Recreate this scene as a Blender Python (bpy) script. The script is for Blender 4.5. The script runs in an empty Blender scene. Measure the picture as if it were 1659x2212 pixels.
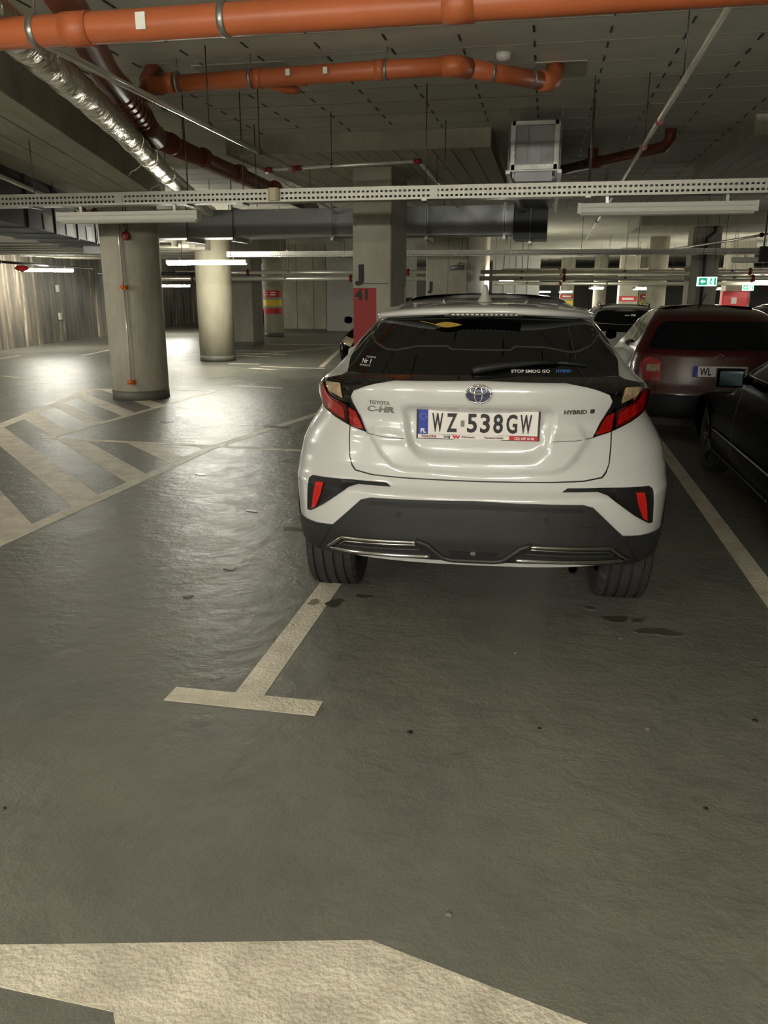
import bpy, math, random
import numpy as np
from mathutils import Vector, Matrix
from mathutils.geometry import delaunay_2d_cdt

random.seed(7)
SC = bpy.context.scene
COL = SC.collection
PI = math.pi

# ------------------------------------------------------------------ camera, world, exposure
CAM_H = 1.55
cd = bpy.data.cameras.new('camera'); cam = bpy.data.objects.new('camera', cd); COL.objects.link(cam)
cd.sensor_fit = 'HORIZONTAL'; cd.sensor_width = 36.0; cd.lens = 36.0 * 1733.0 / 1659.0
cd.clip_start = 0.05; cd.clip_end = 300
zc = Vector(((818 - 829.5) / 1733, -(7340 - 1106) / 1733, -1)).normalized() * -1     # up, in camera axes
yc = Vector(((1180 - 829.5) / 1733, (1106 - 625) / 1733, -1)).normalized()
yc = (yc - zc * yc.dot(zc)).normalized(); xc = yc.cross(zc)
R = Matrix((xc, yc, zc)).to_4x4()
cam.matrix_world = Matrix.Translation((0, 0, CAM_H)) @ R
SC.camera = cam
w = bpy.data.worlds.new('world'); SC.world = w; w.use_nodes = True
w.node_tree.nodes['Background'].inputs[0].default_value = (.9, .95, .85, 1)
w.node_tree.nodes['Background'].inputs[1].default_value = 0.02
SC.view_settings.view_transform = 'Standard'; SC.view_settings.look = 'None'
SC.view_settings.exposure = 2.75; SC.view_settings.gamma = 1.0; SC.view_settings.use_curve_mapping = False
LAMP = 28.0            # radiance of a burning fluorescent diffuser
LAMP_NEAR = 46.0

# ------------------------------------------------------------------ materials
def s2l(c): return tuple((v/255/12.92 if v/255 <= .04045 else ((v/255+.055)/1.055)**2.4) for v in c)
MATS = {}
def mat(name, rgb, rough=.5, metal=0, coat=0, coat_rough=.03, spec=.5, emit=0, vary=0, vscale=4.0, bump=0, bscale=30.0, rvary=0, stretch=(1, 1, 1), alpha=1, dark=None, trans=0):
    if name in MATS: return MATS[name]
    m = bpy.data.materials.new(name); m.use_nodes = True; nt = m.node_tree; N = nt.nodes; L = nt.links
    b = N['Principled BSDF']; c = s2l(rgb)
    b.inputs['Base Color'].default_value = (*c, 1); b.inputs['Roughness'].default_value = rough
    b.inputs['Metallic'].default_value = metal; b.inputs['Specular IOR Level'].default_value = spec
    b.inputs['Coat Weight'].default_value = coat; b.inputs['Coat Roughness'].default_value = coat_rough
    b.inputs['Transmission Weight'].default_value = trans
    if emit:
        b.inputs['Emission Color'].default_value = (*c, 1); b.inputs['Emission Strength'].default_value = emit
    if vary or bump or rvary:
        tc = N.new('ShaderNodeTexCoord'); mp = N.new('ShaderNodeMapping'); mp.inputs['Scale'].default_value = stretch
        L.new(tc.outputs['Object'], mp.inputs[0])
    if vary:
        n = N.new('ShaderNodeTexNoise'); n.inputs['Scale'].default_value = vscale; n.inputs['Detail'].default_value = 8; n.inputs['Roughness'].default_value = .65
        L.new(mp.outputs[0], n.inputs['Vector'])
        r = N.new('ShaderNodeValToRGB'); r.color_ramp.elements[0].position = .3; r.color_ramp.elements[1].position = .7
        d = s2l(dark) if dark else tuple(v*(1-vary) for v in c)
        r.color_ramp.elements[0].color = (*d, 1)
        r.color_ramp.elements[1].color = (*tuple(min(1, v*(1+vary*.6)) for v in c), 1)
        L.new(n.outputs['Fac'], r.inputs[0]); L.new(r.outputs[0], b.inputs['Base Color'])
    if rvary:
        n2 = N.new('ShaderNodeTexNoise'); n2.inputs['Scale'].default_value = vscale*1.7; n2.inputs['Detail'].default_value = 5
        L.new(mp.outputs[0], n2.inputs['Vector'])
        mr = N.new('ShaderNodeMapRange'); mr.inputs['From Min'].default_value = .3; mr.inputs['From Max'].default_value = .7
        mr.inputs['To Min'].default_value = max(.02, rough-rvary); mr.inputs['To Max'].default_value = rough+rvary
        L.new(n2.outputs['Fac'], mr.inputs[0]); L.new(mr.outputs[0], b.inputs['Roughness'])
    if bump:
        n3 = N.new('ShaderNodeTexNoise'); n3.inputs['Scale'].default_value = bscale; n3.inputs['Detail'].default_value = 6
        L.new(mp.outputs[0], n3.inputs['Vector'])
        bp = N.new('ShaderNodeBump'); bp.inputs['Strength'].default_value = bump; bp.inputs['Distance'].default_value = .02
        L.new(n3.outputs['Fac'], bp.inputs['Height']); L.new(bp.outputs[0], b.inputs['Normal'])
    MATS[name] = m; return m

def floor_mat():
    m = bpy.data.materials.new('floor_epoxy'); m.use_nodes = True; nt = m.node_tree; N = nt.nodes; L = nt.links; b = N['Principled BSDF']
    tc = N.new('ShaderNodeTexCoord')
    def noise(scale, det=6, rough=.6, dist=0):
        n = N.new('ShaderNodeTexNoise'); n.inputs['Scale'].default_value = scale; n.inputs['Detail'].default_value = det
        n.inputs['Roughness'].default_value = rough; n.inputs['Distortion'].default_value = dist
        L.new(tc.outputs['Object'], n.inputs['Vector']); return n
    big = noise(.55, 5, .6, .4); mid = noise(3.2, 8, .7, .6); fine = noise(140, 3, .7)
    r1 = N.new('ShaderNodeValToRGB'); r1.color_ramp.elements[0].position = .32; r1.color_ramp.elements[1].position = .68
    r1.color_ramp.elements[0].color = (*s2l((104, 105, 98)), 1); r1.color_ramp.elements[1].color = (*s2l((128, 125, 113)), 1)
    L.new(big.outputs['Fac'], r1.inputs[0])
    r2 = N.new('ShaderNodeValToRGB'); e = r2.color_ramp.elements; e[0].position = .3; e[0].color = (.86, .86, .86, 1); e[1].position = .75; e[1].color = (1.12, 1.12, 1.1, 1)
    L.new(mid.outputs['Fac'], r2.inputs[0])
    mx = N.new('ShaderNodeMix'); mx.data_type = 'RGBA'; mx.blend_type = 'MULTIPLY'; mx.inputs[0].default_value = 1
    L.new(r1.outputs[0], mx.inputs[6]); L.new(r2.outputs[0], mx.inputs[7])
    r3 = N.new('ShaderNodeValToRGB'); r3.color_ramp.elements[0].position = .3; r3.color_ramp.elements[0].color = (.84, .84, .84, 1); r3.color_ramp.elements[1].position = .7; r3.color_ramp.elements[1].color = (1.1, 1.1, 1.1, 1)
    L.new(fine.outputs['Fac'], r3.inputs[0])
    mx2 = N.new('ShaderNodeMix'); mx2.data_type = 'RGBA'; mx2.blend_type = 'MULTIPLY'; mx2.inputs[0].default_value = 1
    L.new(mx.outputs[2], mx2.inputs[6]); L.new(r3.outputs[0], mx2.inputs[7]); L.new(mx2.outputs[2], b.inputs['Base Color'])
    mr = N.new('ShaderNodeMapRange'); mr.inputs['From Min'].default_value = .35; mr.inputs['From Max'].default_value = .65; mr.inputs['To Min'].default_value = .29; mr.inputs['To Max'].default_value = .42
    L.new(mid.outputs['Fac'], mr.inputs[0]); L.new(mr.outputs[0], b.inputs['Roughness'])
    b.inputs['Specular IOR Level'].default_value = .6
    h1 = noise(9.0, 7, .62, .15); h2 = noise(260, 2, .5)
    ad = N.new('ShaderNodeMath'); ad.operation = 'MULTIPLY_ADD'; ad.inputs[1].default_value = .05; L.new(h2.outputs['Fac'], ad.inputs[0]); L.new(h1.outputs['Fac'], ad.inputs[2])
    bp = N.new('ShaderNodeBump'); bp.inputs['Strength'].default_value = .48; bp.inputs['Distance'].default_value = .02
    L.new(ad.outputs[0], bp.inputs['Height']); L.new(bp.outputs[0], b.inputs['Normal'])
    return m

def stained_wall_mat():
    m = bpy.data.materials.new('stained_wall'); m.use_nodes = True; nt = m.node_tree; N = nt.nodes; L = nt.links; b = N['Principled BSDF']
    tc = N.new('ShaderNodeTexCoord'); b.inputs['Roughness'].default_value = .5
    def streak(sx, sz, det=7):
        mp = N.new('ShaderNodeMapping'); mp.inputs['Scale'].default_value = (sx, sx, sz); L.new(tc.outputs['Object'], mp.inputs[0])
        n = N.new('ShaderNodeTexNoise'); n.inputs['Scale'].default_value = 1; n.inputs['Detail'].default_value = det; n.inputs['Roughness'].default_value = .7
        L.new(mp.outputs[0], n.inputs['Vector']); return n
    a = streak(4.5, .30); c = streak(.7, .25, 4)
    r = N.new('ShaderNodeValToRGB'); e = r.color_ramp.elements
    e[0].position = .40; e[0].color = (*s2l((66, 62, 55)), 1); e[1].position = .62; e[1].color = (*s2l((212, 206, 190)), 1)
    k = e.new(.5); k.color = (*s2l((112, 108, 98)), 1); k = e.new(.56); k.color = (*s2l((140, 126, 108)), 1)
    ad = N.new('ShaderNodeMath'); ad.operation = 'ADD'; s1 = N.new('ShaderNodeMath'); s1.operation = 'MULTIPLY'; s1.inputs[1].default_value = .65
    s2 = N.new('ShaderNodeMath'); s2.operation = 'MULTIPLY'; s2.inputs[1].default_value = .35
    L.new(a.outputs['Fac'], s1.inputs[0]); L.new(c.outputs['Fac'], s2.inputs[0]); L.new(s1.outputs[0], ad.inputs[0]); L.new(s2.outputs[0], ad.inputs[1])
    L.new(ad.outputs[0], r.inputs[0]); L.new(r.outputs[0], b.inputs['Base Color'])
    bp = N.new('ShaderNodeBump'); bp.inputs['Strength'].default_value = .6; bp.inputs['Distance'].default_value = .03
    L.new(a.outputs['Fac'], bp.inputs['Height']); L.new(bp.outputs[0], b.inputs['Normal'])
    return m

CONC = mat('concrete', (172, 167, 150), .8, vary=.28, vscale=2.2, bump=.25, bscale=18, stretch=(1, 1, .45))
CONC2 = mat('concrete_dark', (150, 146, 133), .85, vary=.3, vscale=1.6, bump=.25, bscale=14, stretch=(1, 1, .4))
CEIL = mat('ceiling_concrete', (204, 201, 187), .9, vary=.16, vscale=1.3, bump=.15, bscale=9)
BOARD = mat('board_concrete', (190, 184, 168), .9, vary=.2, vscale=2.5, bump=.2, bscale=20, stretch=(3, .6, 1))
SKIRT = mat('skirting_paint', (92, 90, 80), .6, vary=.15)
ORANGE = mat('orange_pvc', (186, 100, 58), .42, vary=.12, vscale=3)
BROWN = mat('brown_pvc', (120, 66, 44), .38, vary=.25, vscale=5)
GALV = mat('galvanised', (168, 168, 162), .38, metal=.85, vary=.12, vscale=9, rvary=.12)
TRAYM = mat('tray_zinc', (190, 188, 176), .42, metal=.35, vary=.1, vscale=12)
DUCT = mat('duct_zinc', (150, 152, 152), .5, metal=.55, vary=.12, vscale=3, rvary=.1)
DUCTD = mat('duct_dark', (52, 54, 55), .5, metal=.4, vary=.2, vscale=2)
FOIL = mat('foil', (210, 204, 186), .26, metal=1, bump=1.0, bscale=16, vary=.1, stretch=(1, 1, 1))
STEEL = mat('steel_rod', (90, 88, 82), .4, metal=.8)
PIPEW = mat('sprinkler_white', (214, 211, 198), .24, metal=.5)
REDC = mat('red_coupling', (110, 26, 18), .35)
BLACKP = mat('black_plastic', (24, 24, 24), .5)
WPLAS = mat('white_plastic', (205, 202, 192), .4)
LENS_OFF = mat('diffuser_off', (214, 212, 200), .35)
PAINTW = mat('road_paint', (226, 217, 196), .42, vary=.13, vscale=6, bump=.35, bscale=60, rvary=.12, dark=(186, 178, 158))
STAIN = mat('oil_stain', (76, 74, 64), .3, vary=.3)
STAINL = mat('dust_mark', (122, 120, 109), .5, vary=.12)
CARW = mat('pearl_white', (202, 201, 197), .26, coat=1, coat_rough=.04, spec=.5)
GLOSSK = mat('gloss_black', (8, 8, 9), .08, coat=1, coat_rough=.02)
GLASS = mat('privacy_glass', (5, 6, 7), .03, spec=.6)
FRIT = mat('glass_border', (26, 27, 28), .12)
REFLG = mat('glass_reflection_grey', (62, 62, 60), .25)
CLAD = mat('grey_cladding', (38, 38, 37), .5, vary=.12, vscale=14, bump=.05, bscale=300)
CLADD = mat('dark_cladding', (20, 20, 20), .55)
CHROME = mat('satin_chrome', (190, 188, 180), .2, metal=1)
BRIGHT = mat('bright_chrome', (222, 222, 222), .08, metal=1)
RUBBER = mat('tyre_rubber', (46, 45, 43), .75, vary=.2, vscale=20)
ALLOY = mat('alloy', (120, 120, 118), .3, metal=.9)
REDL = mat('red_lens', (168, 14, 12), .12, coat=1, vary=.55, vscale=16, bump=.5, bscale=45)
REDD = mat('dark_red_lens', (84, 8, 8), .12, coat=1)
REFR = mat('red_reflector', (196, 34, 30), .3)
CLEARL = mat('clear_lens', (170, 146, 112), .12, coat=1, vary=.5, vscale=22, bump=.4, bscale=60)
SMOKEL = mat('smoke_lens', (62, 60, 56), .15, coat=1, vary=.6, vscale=30, bump=.3, bscale=60)
PLATEW = mat('plate_white', (226, 220, 214), .35)
PLATEB = mat('plate_blue', (22, 52, 150), .4)
INK = mat('black_ink', (12, 12, 12), .5)
SIGNR = mat('sign_red', (190, 30, 26), .5)
SIGNY = mat('sign_yellow', (228, 196, 40), .5)
SIGNW = mat('sign_white', (232, 230, 222), .5)
PAINTR = mat('wall_red', (160, 28, 24), .55, vary=.12, vscale=5)
LETG = mat('letter_green', (24, 29, 23), .6)
STICK = mat('sticker_white', (226, 226, 226), .5)
STICKB = mat('sticker_blue', (60, 120, 190), .5)
NAVY = mat('badge_blue', (20, 26, 70), .2, coat=1)
CARR = mat('dark_red_paint', (72, 8, 13), .3, coat=1, coat_rough=.05)
CARK = mat('black_paint', (2, 2, 2), .22, spec=.06, coat=.03, coat_rough=.03)
CARS = mat('silver_paint', (150, 150, 148), .3, metal=.4, coat=1)
CARW2 = mat('grey_white_paint', (190, 188, 184), .3, coat=1)
CARK.node_tree.nodes['Principled BSDF'].inputs['IOR'].default_value = 1.12
GLASS2 = mat('car_glass', (14, 20, 20), .05, spec=.6)
TEAL = mat('mirror_glass', (30, 48, 52), .12, metal=.35)
SEAT = mat('seat_fabric', (30, 31, 32), .9)
LEAF = mat('dry_leaf', (176, 140, 62), .6, vary=.3, vscale=20)
LAMPON = mat('lamp_on', (255, 252, 236), .5, emit=LAMP)
LAMPNEAR = mat('lamp_on_near', (255, 251, 238), .5, emit=LAMP_NEAR)
EXITG = mat('exit_green', (20, 160, 120), .5, emit=.16)
EXITW = mat('exit_white', (225, 245, 238), .5, emit=.15)
WHITEWALL = mat('white_wall', (186, 186, 180), .7, vary=.06)
SOCKET = mat('orange_box', (190, 96, 40), .35, metal=.3)
FLOORM = floor_mat(); WALLST = stained_wall_mat()

# ------------------------------------------------------------------ helpers
def tag(o, label=None, cat=None, group=None, kind=None):
    if label: o['label'] = label
    if cat: o['category'] = cat
    if group: o['group'] = group
    if kind: o['kind'] = kind
    return o
def empty(name, loc=(0, 0, 0), rz=0, label=None, cat=None, group=None):
    o = bpy.data.objects.new(name, None); COL.objects.link(o); o.location = loc; o.rotation_euler = (0, 0, rz)
    o.empty_display_size = .1
    return tag(o, label, cat, group)
def link(name, me, parent=None):
    o = bpy.data.objects.new(name, me); COL.objects.link(o)
    if parent is not None: o.parent = parent
    return o
class MB:
    def __init__(s): s.v = []; s.f = []; s.sm = []
    def add(s, vs, fs, smooth=False):
        n = len(s.v); s.v += [tuple(p) for p in vs]; s.f += [tuple(i+n for i in f) for f in fs]; s.sm += [smooth]*len(fs); return s
    def box(s, x0, x1, y0, y1, z0, z1):
        return s.add([(x, y, z) for z in (z0, z1) for y in (y0, y1) for x in (x0, x1)],
                     [(0, 2, 3, 1), (4, 5, 7, 6), (0, 1, 5, 4), (2, 6, 7, 3), (0, 4, 6, 2), (1, 3, 7, 5)])
    def bbox(s, x0, x1, y0, y1, z0, z1, b=.006):          # box with chamfered vertical edges
        p = [(x0+b, y0), (x1-b, y0), (x1, y0+b), (x1, y1-b), (x1-b, y1), (x0+b, y1), (x0, y1-b), (x0, y0+b)]
        return s.prism(p, z0, z1)
    def prism(s, p, z0, z1):
        n = len(p); vs = [(a, b, z0) for a, b in p] + [(a, b, z1) for a, b in p]
        return s.add(vs, [tuple(range(n))[::-1], tuple(range(n, 2*n))] + [(i, (i+1) % n, n+(i+1) % n, n+i) for i in range(n)])
    def tube(s, path, r, n=12, caps=True, rs=None):
        P = [Vector(p) for p in path]; vs = []; fs = []; up = None
        for i, p in enumerate(P):
            t = (P[min(i+1, len(P)-1)] - P[max(i-1, 0)]).normalized()
            if up is None:
                up = Vector((0, 0, 1)) if abs(t.z) < .9 else Vector((1, 0, 0))
            a = t.cross(up)
            if a.length < 1e-6: a = t.cross(Vector((0, 1, 0)))
            a.normalize(); b = a.cross(t).normalized(); up = b
            rr = rs[i] if rs else r
            for k in range(n):
                an = 2*PI*k/n; vs.append(p + a*math.cos(an)*rr + b*math.sin(an)*rr)
        for i in range(len(P)-1):
            for k in range(n): fs.append((i*n+k, i*n+(k+1) % n, (i+1)*n+(k+1) % n, (i+1)*n+k))
        s.add(vs, fs, True)
        if caps:
            m = len(s.v)-len(vs); s.f += [tuple(m+k for k in range(n))[::-1], tuple(m+(len(P)-1)*n+k for k in range(n))]; s.sm += [False, False]
        return s
    def lathe(s, prof, c=(0, 0, 0), n=32, axis='z', smooth=True, rfun=None):
        vs = []; fs = []; m = len(prof)
        for k in range(n):
            a = 2*PI*k/n
            for j, (r, h) in enumerate(prof):
                rr = r + (rfun(j, k) if rfun else 0)
                u, v = rr*math.cos(a), rr*math.sin(a)
                vs.append({'z': (c[0]+u, c[1]+v, c[2]+h), 'x': (c[0]+h, c[1]+u, c[2]+v), 'y': (c[0]+u, c[1]+h, c[2]+v)}[axis])
        for k in range(n):
            for j in range(m-1): fs.append((k*m+j, ((k+1) % n)*m+j, ((k+1) % n)*m+j+1, k*m+j+1))
        return s.add(vs, fs, smooth)
    def build(s, name, m, parent=None):
        me = bpy.data.meshes.new(name); me.from_pydata(s.v, [], s.f); me.materials.append(m)
        if any(s.sm): me.polygons.foreach_set('use_smooth', s.sm)
        me.validate(); me.update(); return link(name, me, parent)

def bx(name, m, d, parent=None): return MB().box(*d).build(name, m, parent)
def text_mesh(txt, height, m, name, parent, fn, wscale=1.0, align='CENTER', bold=0, ext=.0015, space=1.0):
    cu = bpy.data.curves.new(name, 'FONT'); cu.body = txt; cu.size = height/.7; cu.align_x = align; cu.extrude = ext; cu.offset = bold
    cu.space_character = space; cu.resolution_u = 3
    o = bpy.data.objects.new(name, cu); COL.objects.link(o)
    dg = bpy.context.evaluated_depsgraph_get(); me = bpy.data.meshes.new_from_object(o.evaluated_get(dg))
    bpy.data.objects.remove(o); me.name = name
    co = np.zeros(len(me.vertices)*3); me.vertices.foreach_get('co', co); co = co.reshape(-1, 3); co[:, 0] *= wscale
    co = np.array(fn(co)); me.vertices.foreach_set('co', co.ravel()); me.materials.clear(); me.materials.append(m); me.update()
    return link(name, me, parent)
def flat_text(x, y, z, face='-y'):
    if face == '-y': return lambda c: np.stack([x+c[:, 0], y-c[:, 2], z+c[:, 1]], 1)
    return lambda c: np.stack([x+c[:, 2], y+c[:, 0], z+c[:, 1]], 1)

# ------------------------------------------------------------------ the setting
def wall_line(p0, p1, z0, z1, th=.2):
    a = Vector((*p0, 0)); b = Vector((*p1, 0)); d = (b-a).normalized(); n = Vector((-d.y, d.x, 0))*th
    m = MB(); m.prism([(a.x, a.y), (b.x, b.y), ((b+n).x, (b+n).y), ((a+n).x, (a+n).y)], z0, z1); return m
CZ = 3.10
floor = bx('floor', FLOORM, (-18, 40, -9, 60, -.12, 0)); tag(floor, kind='structure')
ceil = bx('ceiling', CEIL, (-18, 40, -9, 60, CZ, CZ+.25)); tag(ceil, kind='structure')
wl = wall_line((-10.3, -9), (-17.6, 49.2), 0, CZ).build('wall_left', WALLST); tag(wl, kind='structure')
tag(bx('wall_rear', CONC2, (-18, 40, -9.2, -9, 0, CZ)), kind='structure')
tag(bx('wall_right', CONC, (40, 40.2, -9, 60, 0, CZ)), kind='structure')
tag(bx('wall_far', WHITEWALL, (-18, 40, 60, 60.2, 0, CZ)), kind='structure')
wb = bx('wall_back', CONC2, (-9.9, -4.6, 29.5, 29.7, 0, CZ)); tag(wb, kind='structure')
for i, (x0, x1) in enumerate([(-9.88, -9.02), (-9.0, -8.38), (-8.36, -7.9)]): bx('panel', CONC, (x0, x1, 29.44, 29.5, .12, CZ), wb)
bx('panel', WHITEWALL, (-7.88, -4.62, 29.45, 29.5, 0.05, CZ), wb)
bx('skirting', SKIRT, (-9.9, -7.9, 29.42, 29.5, 0, .12), wb)
e = empty('white_partition', (-1.3, 36, 0), 0, 'bright white partition wall far behind, right of the wall pier', 'partition'); MB().bbox(-1.0, 1.0, 0, .2, 0, CZ, .01).build('panel', WHITEWALL, e)
for x in (-.5, 0, .5): MB().box(x-.015, x+.015, -.02, 0, 0, CZ).build('post', GALV, e)
# ceiling joint gaps, rows of short slots between the slabs
jg = MB()
for k in range(-7, 9):
    x = -.16+.47*k
    y = 2.6+(k % 2)*.1
    while y < 17:
        if not (y > 8.6 and y < 12 and -3.5 < x < -.5): jg.box(x-.007, x+.007, y, y+.13, CZ-.004, CZ)
        y += .33
tag(jg.build('joint_gap', BLACKP, ceil), kind='stuff')
sl = MB()
for k in range(30):
    y = 2.5+.33*k*1.5
    if y < 17: sl.box(-6, 6, y, y+.006, CZ-.002, CZ)
tag(sl.build('seam', CONC2, ceil), kind='stuff')
bx('plaster_patch', CONC, (-.16, .2, 6.42, 6.84, CZ-.006, CZ), ceil)
bx('plaster_patch', CONC, (-2.6, -1.9, 6.05, 6.25, CZ-.006, CZ), ceil)

# --- road markings (children of the floor)
def clip(poly, a, b, c):      # keep a*x+b*y<=c
    out = []
    for i in range(len(poly)):
        p, q = poly[i], poly[(i+1) % len(poly)]; fp, fq = a*p[0]+b*p[1]-c, a*q[0]+b*q[1]-c
        if fp <= 0: out.append(p)
        if (fp < 0 < fq) or (fq < 0 < fp): t = fp/(fp-fq); out.append((p[0]+(q[0]-p[0])*t, p[1]+(q[1]-p[1])*t))
    return out
ZP = [0.0012]
def paint(poly, m=PAINTW, name='painted_marking', h=None):
    if len(poly) < 3: return
    ar = sum(poly[i][0]*poly[(i+1) % len(poly)][1]-poly[(i+1) % len(poly)][0]*poly[i][1] for i in range(len(poly)))
    if ar < 0: poly = poly[::-1]
    ZP[0] += .00004
    return MB().prism(poly, -.001, h or ZP[0]).build(name, m, floor)
def pline(p, q, wd, ext=0):
    a = Vector(p); b = Vector(q); d = (b-a).normalized(); n = Vector((-d.y, d.x))*wd/2
    return paint([tuple(a-n), tuple(b-n), tuple(b+n), tuple(a+n)])
paint([(-1.13, 2.72), (-1.13, 9.0), (-1.01, 9.0), (-1.01, 2.72)])
paint([(-1.382, 2.607), (-.770, 2.607), (-.770, 2.72), (-1.382, 2.718)])
paint([(1.185, 2.72), (1.185, 9.0), (1.30, 9.0), (1.30, 2.72)])
# big arrow-like area under the viewer
paint([(-1.9, 1.27), (-1.23, 1.40), (-.34, 1.59), (.18, 1.45), (.6, 1.30), (.6, .9), (-.7, .9), (-.835, 1.245), (-.86, 1.28), (-1.15, 1.29), (-1.9, 1.42)][1:-1])
# hatched zone: outer line, inner lines and diagonal stripes
def outerX(y): return -5.95-(y-7.6)*.245
OUT = [(outerX(3), 3), (outerX(11.7), 11.7)]
pline((outerX(2)-.06, 2), (outerX(11.75)-.06, 11.75), .16)
pline((-5.17, 7.66), (-5.02, 11.9), .10)
pline((-5.25, 7.68), (-2.2, 7.55), .085)
pline((-3.36, 2.0), (-3.24, 7.5), .12)
pline((-3.24, 7.5), (-2.62, 11.0), .12)
pline((-2.2, 7.38), (-1.2, 7.3), .09)
pline((-6.95, 11.75), (-5.0, 11.95), .1)
nx, ny = .70, .714
def stripe(o0, o1):
    L_ = 12
    c0 = (-4.8, 6.8); base = nx*c0[0]+ny*c0[1]; d = (ny, -nx)
    def P(o, t): k = o-base; return (c0[0]+nx*k*1.0+d[0]*t, c0[1]+ny*k*1.0+d[1]*t)
    q = [P(o0, -L_), P(o0, L_), P(o1, L_), P(o1, -L_)]
    # outer boundary: x >= outerX(y)  ->  -x-.245y <= 5.95-.245*7.6
    q = clip(q, -1, -.245, 5.95-.245*7.6)
    A = clip(clip(q, 1, 0, -5.12), 0, -1, -7.66); A = clip(A, 0, 1, 11.8)
    B = clip(clip(q, 0, 1, 7.64), 1, 0, -3.28)
    for z in (A, B): paint(z)
for o0, o1 in [(.76, 1.0), (1.347, 1.60), (1.92, 2.155), (2.475, 2.69), (3.0, 3.22), (3.56, 3.78), (.2, .44), (-.35, -.12)]: stripe(o0, o1)
for p, q, wd in [((-5.05, 12.7), (-4.1, 12.5), .08), ((-5.8, 15.57), (-5.2, 15.45), .1), ((-6.6, 16.5), (-5.9, 16.5), .1), ((-4.45, 16.1), (-5.7, 23.5), .11),
                 ((-5.71, 16.0), (-4.3, 15.85), .1), ((-12.1, 16.4), (-12.3, 17.5), .1), ((-10.8, 17.7), (-11.2, 20), .1), ((-10.8, 17.3), (-10.3, 17.2), .1),
                 ((-9.9, 13.3), (-9.2, 13.0), .1), ((-7.6, 17.5), (-4.0, 25.5), .1), ((-8.9, 22.6), (-5, 22.9), .1), ((-8.9, 20), (-6.6, 20.1), .1), ((-4.0, 16.0), (-2.9, 20), .1), ((-8.6, 18.6), (-6.4, 18.5), .08), ((-8.8, 19.2), (-6.2, 19.2), .08)]: pline(p, q, wd)
# stains, scraps
def blob(cx, cy, rx, ry, m, seed, name, h=None):
    rnd = random.Random(seed); n = 18
    ph = [rnd.uniform(0, 6.28) for _ in range(3)]
    pts = []
    for k in range(n):
        a = 2*PI*k/n; r = 1+.22*math.sin(2*a+ph[0])+.14*math.sin(3*a+ph[1])+.1*math.sin(5*a+ph[2])
        pts.append((cx+rx*r*math.cos(a), cy+ry*r*math.sin(a)))
    return paint(pts, m, name, h)
for i, (x, y, rx, ry) in enumerate([(-.98, 3.71, .045, .05), (.42, 3.78, .05, .05), (.52, 3.78, .03, .025), (.60, 3.66, .085, .05), (-.85, 3.83, .04, .03), (.30, 3.9, .03, .02), (-4.4, 8.92, .08, .06), (-3.0, 8.85, .14, .10), (-3.4, 8.9, .1, .05), (-1.58, 4.93, .07, .04), (-2.85, 6.35, .05, .03), (-2.0, 5.3, .04, .02), (-1.7, 4.1, .03, .02), (-2.3, 7.0, .05, .03), (-1.75, 3.65, .02, .02)]):
    blob(x, y, rx, ry, STAIN, i, 'oil_stain')
blob(-1.085, 3.70, .03, .035, mat('stain_on_paint', (138, 128, 92), .4), 77, 'oil_stain', .0035)
for i, (x, y) in enumerate([(.85, 2.89), (.06, 2.68), (-.40, 2.56), (.57, 2.3), (-1.56, 1.88), (-.16, 1.71), (.45, 2.75), (-.05, 3.3), (.42, 3.55)]):
    s = MB(); rnd = random.Random(i); r = .006+.004*rnd.random()
    s.lathe([(0, 0), (r, 0), (r*1.1, r*.3), (r*.5, r*.8), (0, r*.9)], (x, y, .0), 7, smooth=False, rfun=lambda j, k: rnd.uniform(-.3, .3)*r if j in (1, 2) else 0)
    o = s.build('debris_crumb', BLACKP if i < 5 else mat('grit', (110, 104, 90), .7))
    tag(o, ['dark curled scrap of debris at the right edge of the floor', 'small dark crumb on bare floor in front of the white car', 'small dark crumb right of the T-shaped marking', 'dark crumb low on the right of the empty floor', 'dark crumb at the left edge of the floor', 'small stone just above the big white floor marking', 'white speck on the floor below the car wheel', 'pale speck on the floor under the car rear bumper', 'bright speck beside the oil stains'][i], 'debris')

# ------------------------------------------------------------------ columns and drop panels
def round_column(name, x, y, r, label, zt=CZ, m=CONC, flare=True, base=.13):
    e = empty(name, (x, y, 0), 0, label, 'column')
    s = MB(); prof = [(0, 0), (r-.012, 0), (r-.012, base), (r, base+.004), (r, 1.62), (r-.004, 1.63), (r, 1.64), (r, zt), (0, zt)]
    s.lathe(prof, n=56); o = s.build('shaft', m, e)
    s = MB(); s.lathe([(r-.01, 0), (r+.004, 0), (r+.004, base), (r-.01, base+.002)], n=56); s.build('skirting', SKIRT, e)
    return e
def square_column(name, x0, x1, y0, y1, label, zt=CZ, m=CONC):
    cx, cy = (x0+x1)/2, (y0+y1)/2; e = empty(name, (cx, cy, 0), 0, label, 'column')
    MB().bbox(x0-cx, x1-cx, y0-cy, y1-cy, 0, zt, .015).build('shaft', m, e)
    MB().bbox(x0-cx-.004, x1-cx+.004, y0-cy-.004, y1-cy+.004, 0, .12, .015).build('skirting', SKIRT, e)
    return e
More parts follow.
